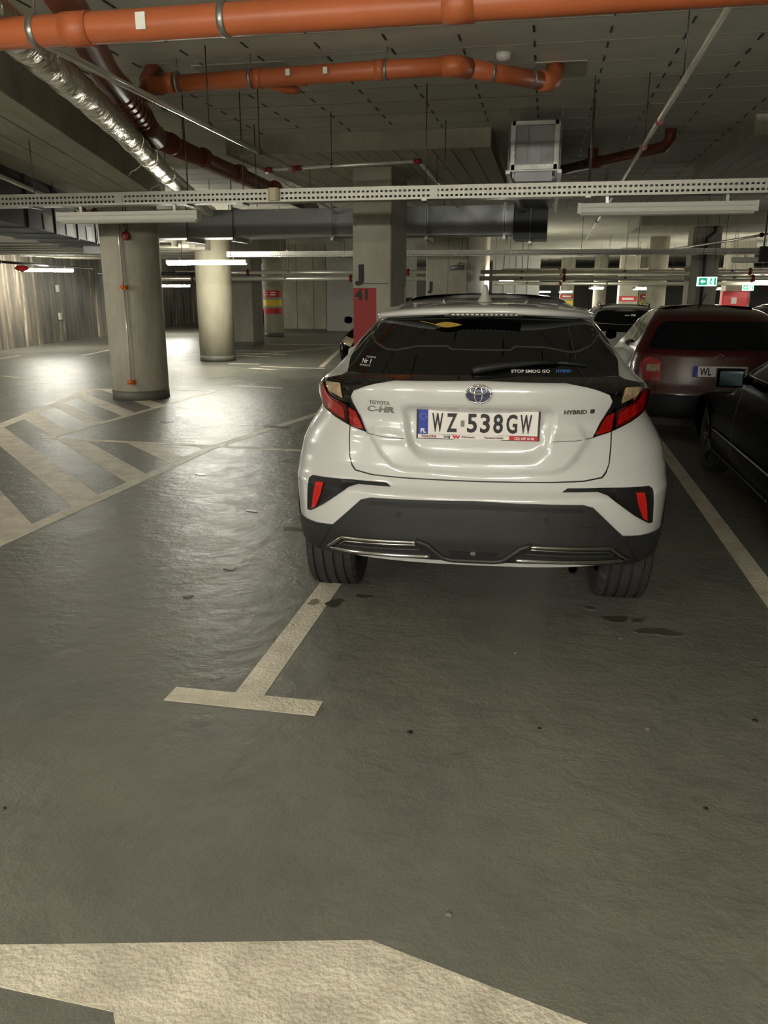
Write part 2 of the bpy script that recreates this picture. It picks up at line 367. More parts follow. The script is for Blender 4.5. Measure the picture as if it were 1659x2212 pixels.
def drop_panel(name, cx, cy, wx, wy, z0, rz, label, bw=.2):
    e = empty(name, (cx, cy, z0), rz, label, 'drop panel')
    MB().box(-wx/2, wx/2, -wy/2, wy/2, .012, CZ-z0).build('slab', CONC, e)
    n = int(round(wx/bw)); me = None
    for i in range(n):
        a = -wx/2+wx*i/n; j = random.uniform(-.002, .002)
        MB().box(a+.005, a+wx/n-.005, -wy/2+.004, wy/2-.004, j, .014).build('board', BOARD, e)
    k = max(2, int(wx/.9)); 
    for i in range(k):
        a = -wx/2+wx*i/k
        MB().box(a+.006, a+wx/k-.006, -wy/2-.008, -wy/2+.004, .0, CZ-z0-.004).build('front_board', CONC, e)
    return e
TOPC = 2.92
c1 = round_column('round_column', -5.78, 10.97, .40, 'thick round concrete column with conduit and orange boxes, on the hatched marking', 2.74)
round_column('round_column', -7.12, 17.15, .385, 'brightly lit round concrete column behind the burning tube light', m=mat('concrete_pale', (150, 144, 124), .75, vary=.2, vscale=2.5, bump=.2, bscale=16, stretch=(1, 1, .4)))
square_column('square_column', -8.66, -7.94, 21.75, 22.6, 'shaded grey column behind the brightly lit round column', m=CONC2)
c4 = round_column('round_column', -8.93, 26.5, .33, 'distant round column with red and yellow painted bands')
def band(e, r, z0, z1, m, name='painted_band', half=True):
    n = 20; vs = []; fs = []
    for i in range(n+1):
        a = -PI*.92+PI*.84*i/n-(0 if half else 0)
        for z in (z0, z1): vs.append(((r+.004)*math.cos(a), (r+.004)*math.sin(a), z))
    fs = [(2*i, 2*i+2, 2*i+3, 2*i+1) for i in range(n)]
    return MB().add(vs, fs, True).build(name, m, e)
band(c4, .33, 1.28, 1.50, SIGNR); band(c4, .33, 1.0, 1.2, SIGNY); band(c4, .33, .75, .93, SIGNR)
for zz in (1.36, 1.43): bx('white_lettering', SIGNW, (-.2, -.06, -.342, -.336, zz-.02, zz+.015), c4); bx('white_lettering', SIGNW, (.02, .2, -.342, -.336, zz-.02, zz+.015), c4)
c41 = square_column('square_column', -2.31, -1.84, 9.88, 11.0, 'square concrete column marked J 41 with a red painted stripe, behind the white car', TOPC)
e = c41; cx, cy = -2.075, 10.44; yf = 9.88-cy
bx('painted_panel', PAINTR, (-2.305-cx, -2.02-cx, yf-.002, yf, 0.02, 1.562), e)
bx('painted_panel', PAINTR, (-1.84-cx, -1.838-cx, .42, .55, 0.02, 1.58), e)
bx('groove', BLACKP, (-2.29-cx, -1.87-cx, yf-.0015, yf, 1.607, 1.616), e)
text_mesh('J', .165, LETG, 'letter', e, flat_text(-2.205-cx, yf-.002, 1.658), 1.25, bold=.016)
text_mesh('41', .125, LETG, 'number', e, flat_text(-2.19-cx, yf-.004, 1.42), 1.05, bold=.006)
cj = square_column('wall_pier', -2.58, -1.68, 18.0, 25.0, 'wide concrete wall pier with a small black J, behind the white car roof')
text_mesh('J', .165, INK, 'letter', cj, flat_text(-2.465-(-2.13), 18-21.5-.003, 1.53), 1.25, bold=.016)
bx('joint', CONC2, (.02, .035, -3.503, -3.5, .1, 3.1), cj)
cr = square_column('square_column', 3.09, 3.68, 19.4, 20.1, 'tall grey column with a black cable, right of centre behind the red car', 2.85, CONC2)
s = MB(); s.tube([(3.52-3.385, -.39, 2.9), (3.52-3.385, -.385, 2.75), (3.37-3.385, -.375, 2.62), (3.37-3.385, -.375, .1)], .035, 8); s.build('cable', BLACKP, cr)
far = [(3.35, 27, .29, 'round', 'pale round column right of the white parked car'), (3.15, 34, .36, 'sq', 'far column with red and yellow bands above the white parked car'), (6.3, 30, .4, 'sq', 'far pale column left of the red fire cabinet'),
       (2.45, 40, .3, 'round', 'farthest round column over the shark-fin aerial side'), (8.6, 27, .33, 'round', 'round column near the right edge of the picture'), (1.05, 44, .35, 'sq', 'distant pale column by the burning lamps'), (11, 38, .4, 'sq', 'distant column beyond the red fire cabinet'), (5.0, 44, .35, 'sq', 'distant column between the two green exit signs')]
for x, y, r, kd, lab in far:
    if kd == 'round': e2 = round_column('round_column', x, y, r, lab)
    else: e2 = square_column('square_column', x-r, x+r, y-r, y+r, lab)
    if kd == 'sq':
        f = -r-.004
        bx('painted_band', SIGNR, (-r+.02, r-.02, f-.002, f, 1.1, 1.3), e2); bx('painted_band', SIGNY, (-r+.02, r-.02, f-.002, f, .62, .98), e2)
        bx('white_lettering', SIGNW, (-r*.6, r*.6, f-.004, f-.002, 1.16, 1.24), e2)
drop_panel('drop_panel', -2.02, 10.3, 2.8, 3.1, TOPC, 0, 'concrete drop panel with board marks over the column marked J 41')
drop_panel('drop_panel', -5.25, 7.3, 1.95, 9.3, 2.80, math.radians(17.2), 'long board-marked concrete drop slab at the upper left over the round column', .27)
drop_panel('drop_panel', 3.3, 10.2, 3.0, 3.3, TOPC, 0, 'board-marked concrete drop panel at the upper right corner')
drop_panel('drop_panel', 3.5, 20.0, 3.2, 2.6, 2.86, 0, 'concrete drop panel over the column with the black cable')
# low ribbed soffit at the far left
e = empty('ribbed_soffit', (-10.6, 16.5, 2.36), 0, 'low ribbed concrete soffit at the left above the stained wall', 'soffit')
MB().box(-2.4, 3.6, -3.2, 5.5, .03, .74).build('slab', CONC2, e)
for i in range(11): MB().box(-2.4, 3.6, -3.18+i*.79, -3.18+i*.79+.30, -.03, .03).build('rib', CONC if i % 2 else CONC2, e)

# ------------------------------------------------------------------ hero car
def tab(pts, s=.006, lo=.1, hi=1.7):
    a = np.array(pts); z = np.arange(lo, hi, .002); v = np.interp(z, a[:, 0], a[:, 1])
    k = np.exp(-.5*(np.arange(-12, 13)*.002/s)**2); k /= k.sum()
    return z, np.convolve(np.pad(v, 12, mode='edge'), k, 'valid')
def poly_sd(P, x, z):       # signed distance, negative inside
    P = np.array(P); d = np.full(x.shape, 1e9); ins = np.zeros(x.shape, bool); n = len(P)
    for i in range(n):
        a = P[i]; b = P[(i+1) % n]; ex, ez = b-a; wx, wz = x-a[0], z-a[1]
        t = np.clip((wx*ex+wz*ez)/(ex*ex+ez*ez+1e-12), 0, 1); d = np.minimum(d, (wx-ex*t)**2+(wz-ez*t)**2)
        c = ((a[1] <= z) & (z < b[1])) | ((b[1] <= z) & (z < a[1]))
        with np.errstate(divide='ignore', invalid='ignore'): xi = a[0]+(z-a[1])*ex/(ez if ez else 1e-12)
        ins ^= c & (x < xi)
    return np.where(ins, -1, 1)*np.sqrt(d)
def sstep(a, b, x): t = np.clip((x-a)/(b-a), 0, 1); return t*t*(3-2*t)
class Shape:
    def __init__(s, RW, RY, RF, A=.5, B=.7, disp=None, sm=.006):
        s.W_ = tab(RW, .008); s.Y_ = tab(RY, sm); s.F_ = tab(RF, .01); s.A = A; s.B = B; s.disp = disp
    def W(s, z): return np.interp(z, *s.W_)
    def rear(s, x, z, off=0):
        x = np.asarray(x, float); z = np.asarray(z, float)
        u = np.clip(np.abs(x)/s.W(z), 0, 1); y = np.interp(z, *s.Y_)+s.A*(1-(1-u**2.6)**(1/2.2))
        if s.disp is not None: y = y+s.disp(x, z)
        return y-off
    def front(s, x, z, off=0):
        x = np.asarray(x, float); z = np.asarray(z, float)
        u = np.clip(np.abs(x)/s.W(z), 0, 1); return np.interp(z, *s.F_)-s.B*(1-(1-u**2.6)**(1/2.2))+off
    def side(s, y, z):
        y = np.asarray(y, float); z = np.asarray(z, float)
        t = np.clip((y-np.interp(z, *s.Y_))/s.A, 0, 1); t2 = np.clip((np.interp(z, *s.F_)-y)/s.B, 0, 1)
        u = (1-(1-t)**2.2)**(1/2.6); u2 = (1-(1-t2)**2.2)**(1/2.6)
        return s.W(z)*np.minimum(u, u2)
    def map_rear(s):
        def f(a, b, o):
            a = np.asarray(a, float); u = np.clip(np.abs(a)/s.W(b), 0, 1)
            return np.stack([a+np.sign(a)*o*.35*sstep(.80, .98, u), s.rear(a, b, o), b], 1)
        return f
    def map_front(s): return lambda a, b, o: np.stack([a, s.front(a, b, o), b], 1)
    def map_side(s, sg): return lambda a, b, o: np.stack([sg*(s.side(a, b)+o), a, b], 1)
    def shell(s, name, m, parent, z0, z1, arches, nz=110, ar=.37, az=.33):
        zs = np.linspace(z0, z1, nz); ur = np.sin(np.linspace(0, PI/2, 44)); ur = np.unique(np.concatenate([ur, 1-np.array([.0005, .002, .006])]))
        uf = np.sin(np.linspace(0, PI/2, 18)); rows = []
        for z in zs:
            W = float(s.W(z)); zz = np.full(len(ur), z)
            xr = ur*W; yr = s.rear(xr, zz); xf = uf*W; yf = s.front(xf, np.full(len(uf), z))
            ys = np.linspace(yr[-1], yf[-1], 46)[1:-1]
            right = [(x, y) for x, y in zip(xr, yr)]+[(W, y) for y in ys]+[(x, y) for x, y in zip(xf[::-1], yf[::-1])]
            rows.append([(x, y, z) for x, y in right]+[(-x, y, z) for x, y in right[::-1][1:-1]])
        n = len(rows[0]); vs = [p for r in rows for p in r]; fs = []
        def cut(c): return any(abs(c[0]) > .5 and (c[1]-ay)**2+(c[2]-az)**2 < ar*ar for ay in arches)
        for i in range(nz-1):
            for k in range(n):
                q = (i*n+k, i*n+(k+1) % n, (i+1)*n+(k+1) % n, (i+1)*n+k)
                if cut([sum(vs[t][j] for t in q)/4 for j in range(3)]): continue
                fs.append(q)
        top = [(nz-1)*n+k for k in range(n)]
        # crown: shrink the top ring to a low dome
        last = rows[-1]; cyv = (min(p[1] for p in last)+max(p[1] for p in last))/2; prev = top
        for j, (f, dz) in enumerate([(.93, .004), (.8, .009), (.6, .014), (.3, .018)]):
            idx = []
            for p in last: idx.append(len(vs)); vs.append((p[0]*f, cyv+(p[1]-cyv)*f, z1+dz))
            fs += [(prev[k], prev[(k+1) % n], idx[(k+1) % n], idx[k]) for k in range(n)]; prev = idx
        fs.append(tuple(prev))
        mb = MB().add(vs, fs, True); return mb.build(name, m, parent)

def chaikin(p, it=2, keep=.25):
    for _ in range(it):
        q = []
        for i in range(len(p)):
            a, b = p[i], p[(i+1) % len(p)]
            q += [(a[0]*(1-keep)+b[0]*keep, a[1]*(1-keep)+b[1]*keep), (a[0]*keep+b[0]*(1-keep), a[1]*keep+b[1]*(1-keep))]
        p = q
    return p
def mirror(h): return [(x, z) for x, z in h]+[(-x, z) for x, z in h[::-1] if abs(x) > 1e-6]
def patch(name, poly, fn, m, parent, off=.004, th=.012, res=.02, rnd=0, flip=False, sgn=1):
    P = [(sgn*a, b) for a, b in poly]
    if rnd: P = chaikin(P, 2, rnd)
    ar = sum(P[i][0]*P[(i+1) % len(P)][1]-P[(i+1) % len(P)][0]*P[i][1] for i in range(len(P)))
    if ar < 0: P = P[::-1]
    Q = []
    for i in range(len(P)):
        a, b = P[i], P[(i+1) % len(P)]; d = math.hypot(b[0]-a[0], b[1]-a[1])
        if d < 1e-5: continue
        k = max(1, int(math.ceil(d/res)))
        Q += [(a[0]+(b[0]-a[0])*t/k, a[1]+(b[1]-a[1])*t/k) for t in range(k)]
    n = len(Q); A = np.array(Q); x0, z0 = A.min(0); x1, z1 = A.max(0)
    gx, gz = np.meshgrid(np.arange(x0+res/2, x1, res), np.arange(z0+res/2, z1, res)); gx = gx.ravel(); gz = gz.ravel()
    if len(gx):
        sd = poly_sd(Q, gx, gz); ok = sd < -res*.4; G = np.stack([gx[ok], gz[ok]], 1)
    else: G = np.zeros((0, 2))
    V = np.concatenate([A, G]) if len(G) else A
    out = delaunay_2d_cdt([Vector(v) for v in V.tolist()], [(i, (i+1) % n) for i in range(n)], [], 1, 1e-6)
    co = np.array([tuple(v) for v in out[0]]); F = [tuple(f) for f in out[2]]
    X = fn(co[:, 0], co[:, 1], off); mb = MB()
    FF = []
    for f in F:
        a, b, c = [co[i] for i in f[:3]]; cr_ = (b[0]-a[0])*(c[1]-a[1])-(b[1]-a[1])*(c[0]-a[0])
        if (cr_ < 0) != flip: f = f[::-1]
        FF.append(f)
    mb.add(X.tolist(), FF, True)
    fr = fn(A[:, 0], A[:, 1], off).tolist(); bk = fn(A[:, 0], A[:, 1], off-th).tolist()
    sk = [(i, n+i, n+(i+1) % n, (i+1) % n) if not flip else (i, (i+1) % n, n+(i+1) % n, n+i) for i in range(n)]
    mb.add(fr+bk, sk, False)
    return mb.build(name, m, parent)
def strip_path(name, pts, fn, m, parent, r=.004, off=.002, n=6, closed=False, res=.02):
    if closed: pts = list(pts)+[pts[0]]
    Q = []
    for i in range(len(pts)-1):
        a, b = pts[i], pts[i+1]; k = max(1, int(math.hypot(b[0]-a[0], b[1]-a[1])/res))
        Q += [(a[0]+(b[0]-a[0])*t/k, a[1]+(b[1]-a[1])*t/k) for t in range(k)]
    Q.append(pts[-1]); A = np.array(Q); X = fn(A[:, 0], A[:, 1], off).tolist()
    return MB().tube(X, r, n).build(name, m, parent)
def tri(a, b, c): return [a, b, c]
def wheel(parent, x, y, r, wd, side, rim=ALLOY, name='tyre', seg=80):
    h = wd/2; g = .009
    prof = [(r*.62, -h*.86), (r*.8, -h*1.0), (r*.93, -h*.98), (r*.985, -h*.86)]
    idx = [2, 3]
    for k in (-.62, -.22, .2, .6):
        c = k*h; prof += [(r*(.993+.007*(1-abs(k))), c-.008), (r-g-.004, c-.005), (r-g-.004, c+.005), (r*(.993+.007*(1-abs(k))), c+.008)]
    idx += [len(prof), len(prof)+1]
    prof += [(r*.985, h*.86), (r*.93, h*.98), (r*.8, h*1.0), (r*.62, h*.86)]
    s = MB(); s.lathe([(p[0], p[1]) for p in prof], (x, y, r-.004), seg, 'x', False, rfun=lambda j, k: (-.006 if (j in idx and k % 3 == 0) else 0))
    t = s.build(name, RUBBER, parent)
    s = MB(); R_ = r*.62; o = side*h*.55
    s.lathe([(R_, -h*.86), (R_, h*.86)], (x, y, r-.004), 40, 'x'); s.lathe([(0, o-side*.03), (R_*.99, o-side*.05)], (x, y, r-.004), 40, 'x')
    for k in range(5):
        a = 2*PI*k/5; d = Vector((0, math.cos(a), math.sin(a)))
        s.tube([Vector((x+o, y, r))+d*.03, Vector((x+o+side*.02, y, r))+d*R_*.97], .028, 6)
    s.lathe([(0, side*(h*.62)), (.05, side*h*.6), (.06, side*h*.4)], (x, y, r-.004), 16, 'x'); s.build('rim', rim, t)
    return t

RECESS = mirror([(0, 1.078), (.295, 1.073), (.328, 1.056), (.310, .94), (.296, .889), (.25, .85), (.20, .840), (0, .838)])
TRAP = mirror([(0, .789), (.31, .797), (.365, .81), (.413, .85), (.465, .93), (.3, 1.2), (0, 1.25)])
SUR = [(.772, .706), (.756, .718), (.548, .731), (.39, .733), (.366, .7185), (.518, .717), (.562, .702), (.69, .602), (.766, .551), (.787, .55), (.779, .657)]
def chr_disp(x, z):
    d = .034*(1-sstep(-.030, .004, poly_sd(RECESS, x, z)))
    d -= .016*(1-sstep(-.008, .010, poly_sd(TRAP, x, z)))*(z < 1.04)*sstep(1.04, .93, z)
    d += .012*(1-sstep(-.012, .004, poly_sd(SUR, np.abs(x), z)))
    # shallow crease at the lamp shoulder line
    d += .010*np.exp(-((z-.935-.02*np.abs(x))/.012)**2)*sstep(.30, .36, np.abs(x))*sstep(.60, .5, np.abs(x))
    # lower arm of the bumper, raised between reflector and cladding
    return d
CH = Shape([(.30, .845), (.36, .862), (.6, .874), (.70, .878), (.77, .874), (.855, .858), (.91, .832), (.96, .80), (1.0, .772), (1.03, .757), (1.12, .762), (1.15, .745), (1.17, .712), (1.24, .662), (1.30, .622), (1.39, .556), (1.43, .515), (1.46, .475), (1.49, .43), (1.51, .37)],
           [(.28, .2), (.36, .06), (.42, .02), (.5, .003), (.6, .0), (.672, .0), (.69, .0), (.72, .035), (.75, .05), (.80, .07), (.9, .085), (1.0, .08), (1.08, .055), (1.13, .045), (1.165, .05), (1.178, .075), (1.195, .14), (1.43, .57), (1.45, .65), (1.47, .8), (1.49, 1.05), (1.505, 1.4), (1.515, 1.6)],
           [(.2, 4.2), (.3, 4.3), (.5, 4.36), (.7, 4.33), (.85, 4.2), (.95, 3.85), (1.02, 3.3), (1.08, 3.1), (1.3, 2.72), (1.42, 2.4), (1.47, 2.15), (1.49, 2.0), (1.51, 1.85)], disp=chr_disp, sm=.004)
yaw = math.radians(3.3)
car = empty('white_crossover', (-.251, 3.315, 0), yaw, 'white crossover car seen from the rear with plate WZ 538GW, over the white bay line', 'car')
RE = CH.map_rear()
CH.shell('body', CARW, car, .375, 1.508, (.795, 3.435), 150)
ub = MB(); ub.box(-.55, .55, 1.15, 4.0, .22, .5); ub.box(-.60, .60, .25, 1.2, .40, .5); ub.box(-.55, .55, .74, .86, .24, .32); ub.tube([(-.3, .45, .33), (.3, .45, .33)], .075, 14); ub.build('underbody', CLADD, car)
for sx in (-1, 1):
    for ay in (.795, 3.435):
        vs = [(sx*x, ay+.385*math.cos(PI*i/20), .36+.385*math.sin(PI*i/20)) for i in range(21) for x in (.52, .84)]
        MB().add(vs, [(2*i, 2*i+1, 2*i+3, 2*i+2) for i in range(20)], True).build('wheel_arch_liner', CLADD, car)
    for ay in (.795, 3.435):
        s = MB(); vs = []; fs = []; n = 30
        for i in range(n+1):
            a = PI*i/n
            for rr in (.355, .43):
                y = ay+rr*math.cos(a); z = max(.36, .345+rr*math.sin(a)); vs.append((sx*(float(CH.side(min(max(y, .05), 4.3), max(z, .36)))+.006), y, z))
        fs = [(2*i, 2*i+1, 2*i+3, 2*i+2) for i in range(n)]
        s.add(vs, fs, True).build('arch_moulding', CLAD, car)
    sill = [(1.18, .22), (3.05, .22), (3.05, .44), (1.18, .44)]
    patch('sill_moulding', sill, CH.map_side(sx), CLAD, car, .006, .02, .05, flip=sx < 0)
    wheel(car, sx*.733, .795, .345, .25, sx); wheel(car, sx*.733, 3.435, .345, .25, sx)
    patch('side_window', [(.95, 1.18), (1.2, 1.13), (2.55, 1.09), (2.95, 1.10), (2.45, 1.36), (1.9, 1.43), (1.3, 1.40), (1.0, 1.27)], CH.map_side(sx), GLASS, car, .003, .01, .04, rnd=.2, flip=sx < 0)
    s = MB(); s.lathe([(0, -.09), (.05, -.085), (.075, -.03), (.075, .04), (.05, .08), (0, .085)], (sx*.92, 2.62, 1.08), 18, 'x'); s.tube([(sx*.74, 2.62, 1.06), (sx*.9, 2.62, 1.07)], .02, 8)
    s.build('door_mirror', CARW, car)
    patch('door_line', [(1.55, .5), (1.562, .5), (1.50, 1.08), (1.488, 1.08)], CH.map_side(sx), INK, car, .0012, .003, .05, flip=sx < 0)
    patch('door_line', [(2.62, .5), (2.632, .5), (2.632, 1.05), (2.62, 1.05)], CH.map_side(sx), INK, car, .0012, .003, .05, flip=sx < 0)
# tailgate: lower painted panel, slightly proud, with a dark seal around it
TG = mirror([(0, 1.180), (.36, 1.174), (.472, 1.152), (.545, 1.124), (.560, 1.095), (.552, 1.068), (.519, 1.012), (.487, .942), (.566, .965), (.567, .9), (.562, .826), (.550, .795), (.533, .776), (.455, .764), (.32, .761), (0, .759)])
seal = [(x*1.011, z-.0065 if z < .8 else z) for x, z in TG]
patch('tailgate_seal', seal, RE, INK, car, .0015, .004, .018)
tg = patch('tailgate', TG, RE, CARW, car, .007, .008, .0125)
strip_path('crease_line', [(-.487, .937), (-.41, .929), (-.313, .927)], RE, mat('crease_shade', (120, 118, 112), .5), tg, .0022, .0065, 5)  # thin grey strips paint the shade along the body crease
strip_path('crease_line', [(.487, .939), (.41, .931), (.316, .929)], RE, MATS['crease_shade'], tg, .0022, .0065, 5)
# rear glass
GL = mirror([(0, 1.434), (.17, 1.431), (.47, 1.412), (.525, 1.392), (.560, 1.365), (.600, 1.30), (.616, 1.24), (.60, 1.188), (.3, 1.194), (0, 1.196)])
gl = patch('rear_window', GL, RE, GLASS, car, .006, .012, .02)
INN = mirror([(0, 1.295), (.128, 1.295), (.148, 1.309), (.28, 1.306), (.39, 1.287), (.43, 1.289), (.493, 1.31), (.546, 1.352), (.525, 1.375), (.45, 1.405), (0, 1.422)])
patch('glass_reflection', [(x*1.0, z) for x, z in mirror([(0, 1.289), (.13, 1.289), (.152, 1.302), (.28, 1.299), (.385, 1.279), (.435, 1.281), (.50, 1.305), (.556, 1.352), (.53, 1.379), (.45, 1.409), (0, 1.426)])], RE, REFLG, gl, .0072, .002, .02)  # grey sheet with dark inner sheet paints a reflected shape on the glass
patch('glass_reflection', INN, RE, GLASS, gl, .0082, .002, .02)
# gloss black ducktail
BT = mirror([(0, 1.198), (.267, 1.196), (.45, 1.192), (.60, 1.186), (.602, 1.172), (.56, 1.118), (.545, 1.124), (.472, 1.154), (.36, 1.176), (0, 1.183)])
patch('ducktail_trim', BT, RE, GLOSSK, car, .022, .03, .014)
# tail lamps
for sx in (-1, 1):
    fl = False
    L0 = [(.60, 1.188), (.617, 1.178), (.742, 1.146), (.758, 1.118), (.752, 1.075), (.728, 1.028), (.66, .996), (.563, .962), (.486, .940), (.517, 1.010), (.551, 1.062), (.562, 1.10), (.545, 1.130), (.44, 1.160), (.36, 1.177), (.48, 1.186)]
    lamp = patch('tail_lamp', L0, RE, GLOSSK, car, .016, .03, .012, sgn=sx)
    patch('red_lens', [(.749, 1.118), (.712, 1.139), (.697, 1.112), (.669, 1.085), (.588, 1.056), (.585, .978), (.64, .997), (.715, 1.03), (.744, 1.072)], RE, REDD, lamp, .022, .008, .011, rnd=.08, sgn=sx)
    patch('red_lens', [(.716, 1.118), (.704, 1.128), (.683, 1.092), (.667, 1.074), (.60, 1.043), (.594, .99), (.64, 1.007), (.70, 1.036), (.72, 1.07)], RE, REDL, lamp, .025, .006, .011, rnd=.06, sgn=sx)
    patch('clear_lens', [(.695, 1.144), (.613, 1.150), (.600, 1.082), (.672, 1.109)], RE, CLEARL, lamp, .022, .008, .012, rnd=.08, sgn=sx)
    patch('smoke_lens', [(.585, 1.158), (.48, 1.172), (.42, 1.174), (.47, 1.160), (.55, 1.136), (.575, 1.12)], RE, SMOKEL, lamp, .020, .006, .012, sgn=sx)
    patch('inner_red_lens', [(.576, 1.046), (.538, 1.030), (.497, .953), (.567, .968)], RE, REDL, lamp, .021, .008, .012, rnd=.06, sgn=sx)
    patch('divider', [(.588, 1.062), (.578, 1.058), (.570, .972), (.582, .975)], RE, GLOSSK, lamp, .026, .01, .012, sgn=sx)
# spoiler with high brake lamp
s = MB(); vs = []; fs = []; n = 48
for i in range(n+1):
    t = -1+2*i/n; x = .53*t; a = abs(t); y0 = .50+.30*a**3.2; zl = 1.436-.026*a**2.5; zt = 1.470-.034*a**2.2
    yb = .86+.25*a**2; zb = 1.477-.03*a**2.2
    sec = [(y0+.20, zl+.006), (y0+.03, zl-.002), (y0+.008, zl+.002), (y0, zl+.012), (y0+.004, zt-.008), (y0+.02, zt), (y0+.18, zt+.0085*(1-a)+.002), (yb, zb+.0075)]
    vs += [(x, y, z) for y, z in sec]
m_ = 8
for i in range(n):
    for k in range(m_-1): fs.append((i*m_+k, (i+1)*m_+k, (i+1)*m_+k+1, i*m_+k+1))
fs += [tuple(range(m_)), tuple(n*m_+k for k in range(m_))[::-1]]
sp = s.add(vs, fs, True).build('spoiler', CARW, car)
bl = MB(); bl.prism([(-.185, .49), (.185, .49), (.165, .54), (-.165, .54)], 1.430, 1.4405)
vs = [(-.180, .492, 1.429), (.180, .492, 1.429), (.152, .492, 1.443), (-.152, .492, 1.443), (-.180, .54, 1.429), (.180, .54, 1.429), (.152, .54, 1.443), (-.152, .54, 1.443)]
bl = MB().add(vs, [(0, 1, 2, 3), (7, 6, 5, 4), (0, 4, 5, 1), (1, 5, 6, 2), (2, 6, 7, 3), (3, 7, 4, 0)]); b_ = bl.build('brake_lamp', GLOSSK, sp)
for k in range(14): MB().box(-.143+k*.022, -.143+k*.022+.014, .4905, .494, 1.4345, 1.4395).build('led', mat('led_clear', (190, 184, 180), .2), b_)
# roof rails / seams
def roof_z(x, y):
    z = np.linspace(1.40, 1.507, 200); yr_ = CH.rear(np.full(200, x), z); i = int(np.argmax(yr_ >= y)) or 199; return float(z[i])
for sx in (-1, 1):
    P = [(sx*.19, .80), (sx*.225, 1.15), (sx*.24, 1.5)]
    MB().tube([(x, y, roof_z(x, y)+.003) for x, y in P], .006, 6).build('roof_crease', CARW, car)
MB().tube([(x, 1.02+.9*abs(x)**2, roof_z(x, 1.02+.9*abs(x)**2)+.001) for x in np.linspace(-.40, .40, 26)], .004, 6).build('roof_seam', mat('seam_grey', (70, 70, 68), .5), car)
# shark fin
s = MB(); vs = []; fs = []
rr = [(0, .040, .20), (.012, .034, .17), (.03, .022, .12), (.062, .016, .075), (.088, .009, .035)]
for h, wx, ly in rr:
    for k in range(16):
        a = 2*PI*k/16; vs.append((wx*math.cos(a), 1.0-.02*0+(.20-ly)*.15+ly*.5*math.sin(a), roof_z(0, 1.0)+h))
for j in range(4): fs += [(j*16+k, j*16+(k+1) % 16, (j+1)*16+(k+1) % 16, (j+1)*16+k) for k in range(16)]
fs.append(tuple(64+k for k in range(16))); s.add(vs, fs, True).build('shark_fin_aerial', WPLAS, car)
# bumper: black reflector pockets, red reflectors, grey cladding
for sx in (-1, 1):
    sr = patch('reflector_pocket', SUR, RE, CLADD, car, .004, .01, .015, sgn=sx)
    patch('reflector', [(.731, .698), (.69, .702), (.703, .651), (.733, .581), (.757, .564), (.746, .639)], RE, REFR, sr, .012, .012, .012, sgn=sx)
CL = mirror([(0, .681), (.455, .670), (.500, .656), (.642, .517), (.73, .505), (.845, .500), (.856, .47), (.862, .40), (.862, .352), (.80, .348), (.72, .352), (.6, .372), (.45, .392), (.28, .400), (0, .405)])
cl = patch('rear_cladding', CL, RE, CLAD, car, .012, .03, .018)
patch('cladding_recess', mirror([(0, .668), (.45, .657), (.472, .646), (.45, .638), (0, .648)]), RE, CLADD, cl, .0132, .003, .018)
strip_path('cladding_edge', [(-.645, .516), (-.735, .36)], RE, CLADD, cl, .003, .0125, 6)
strip_path('cladding_edge', [(.645, .516), (.735, .36)], RE, CLADD, cl, .003, .0125, 6)
for sx in (-1, 1):
    v = patch('diffuser_vent', [(.600, .462), (.25, .488), (.175, .432), (.63, .405), (.69, .392)], RE, CLADD, cl, .016, .008, .016, sgn=sx)
    strip_path('chrome_strip', [(sx*.245, .488), (sx*.59, .470), (sx*.68, .396)], RE, CHROME, v, .008, .02, 8)
    strip_path('chrome_strip', [(sx*.245, .474), (sx*.58, .452), (sx*.615, .425)], RE, CHROME, v, .0045, .018, 8)
    strip_path('chrome_strip', [(sx*.185, .423), (sx*.655, .400)], RE, BRIGHT, v, .009, .022, 8)
    strip_path('vent_slat', [(sx*.225, .452), (sx*.60, .430)], RE, CLAD, v, .006, .017, 6)
strip_path('diffuser_lip', [(-.25, .494), (-.20, .475), (-.13, .415), (-.09, .407), (.09, .407), (.13, .415), (.20, .475), (.25, .494)], RE, CLAD, cl, .012, .014, 8)
patch('lip_slot', mirror([(0, .452), (.11, .452), (.09, .428), (0, .428)]), RE, CLADD, cl, .015, .004, .02)
patch('tow_hook', [(-.012, .455), (.012, .455), (.012, .438), (-.012, .438)], RE, BRIGHT, cl, .02, .01, .01, rnd=.25)
for x in (.305, -.325):
    patch('parking_sensor', [(x+.013*math.cos(a), .607+.013*math.sin(a)) for a in np.linspace(0, 2*PI, 16, endpoint=False)], RE, CLADD, cl, .0145, .004, .01)
patch('tow_cover_line', [(.44, .575), (.52, .572), (.52, .505), (.44, .508)], RE, CLADD, cl, .0128, .002, .02)
patch('tow_cover', [(.4425, .5725), (.5175, .5695), (.5175, .5075), (.4425, .5105)], RE, CLAD, cl, .0136, .002, .02)
MB().lathe([(.020, 0), (.026, 0), (.026, .4), (.020, .4)], (.44, .13, .352), 20, 'y').build('exhaust_pipe', mat('exhaust_steel', (70, 68, 64), .35, metal=.8), car)
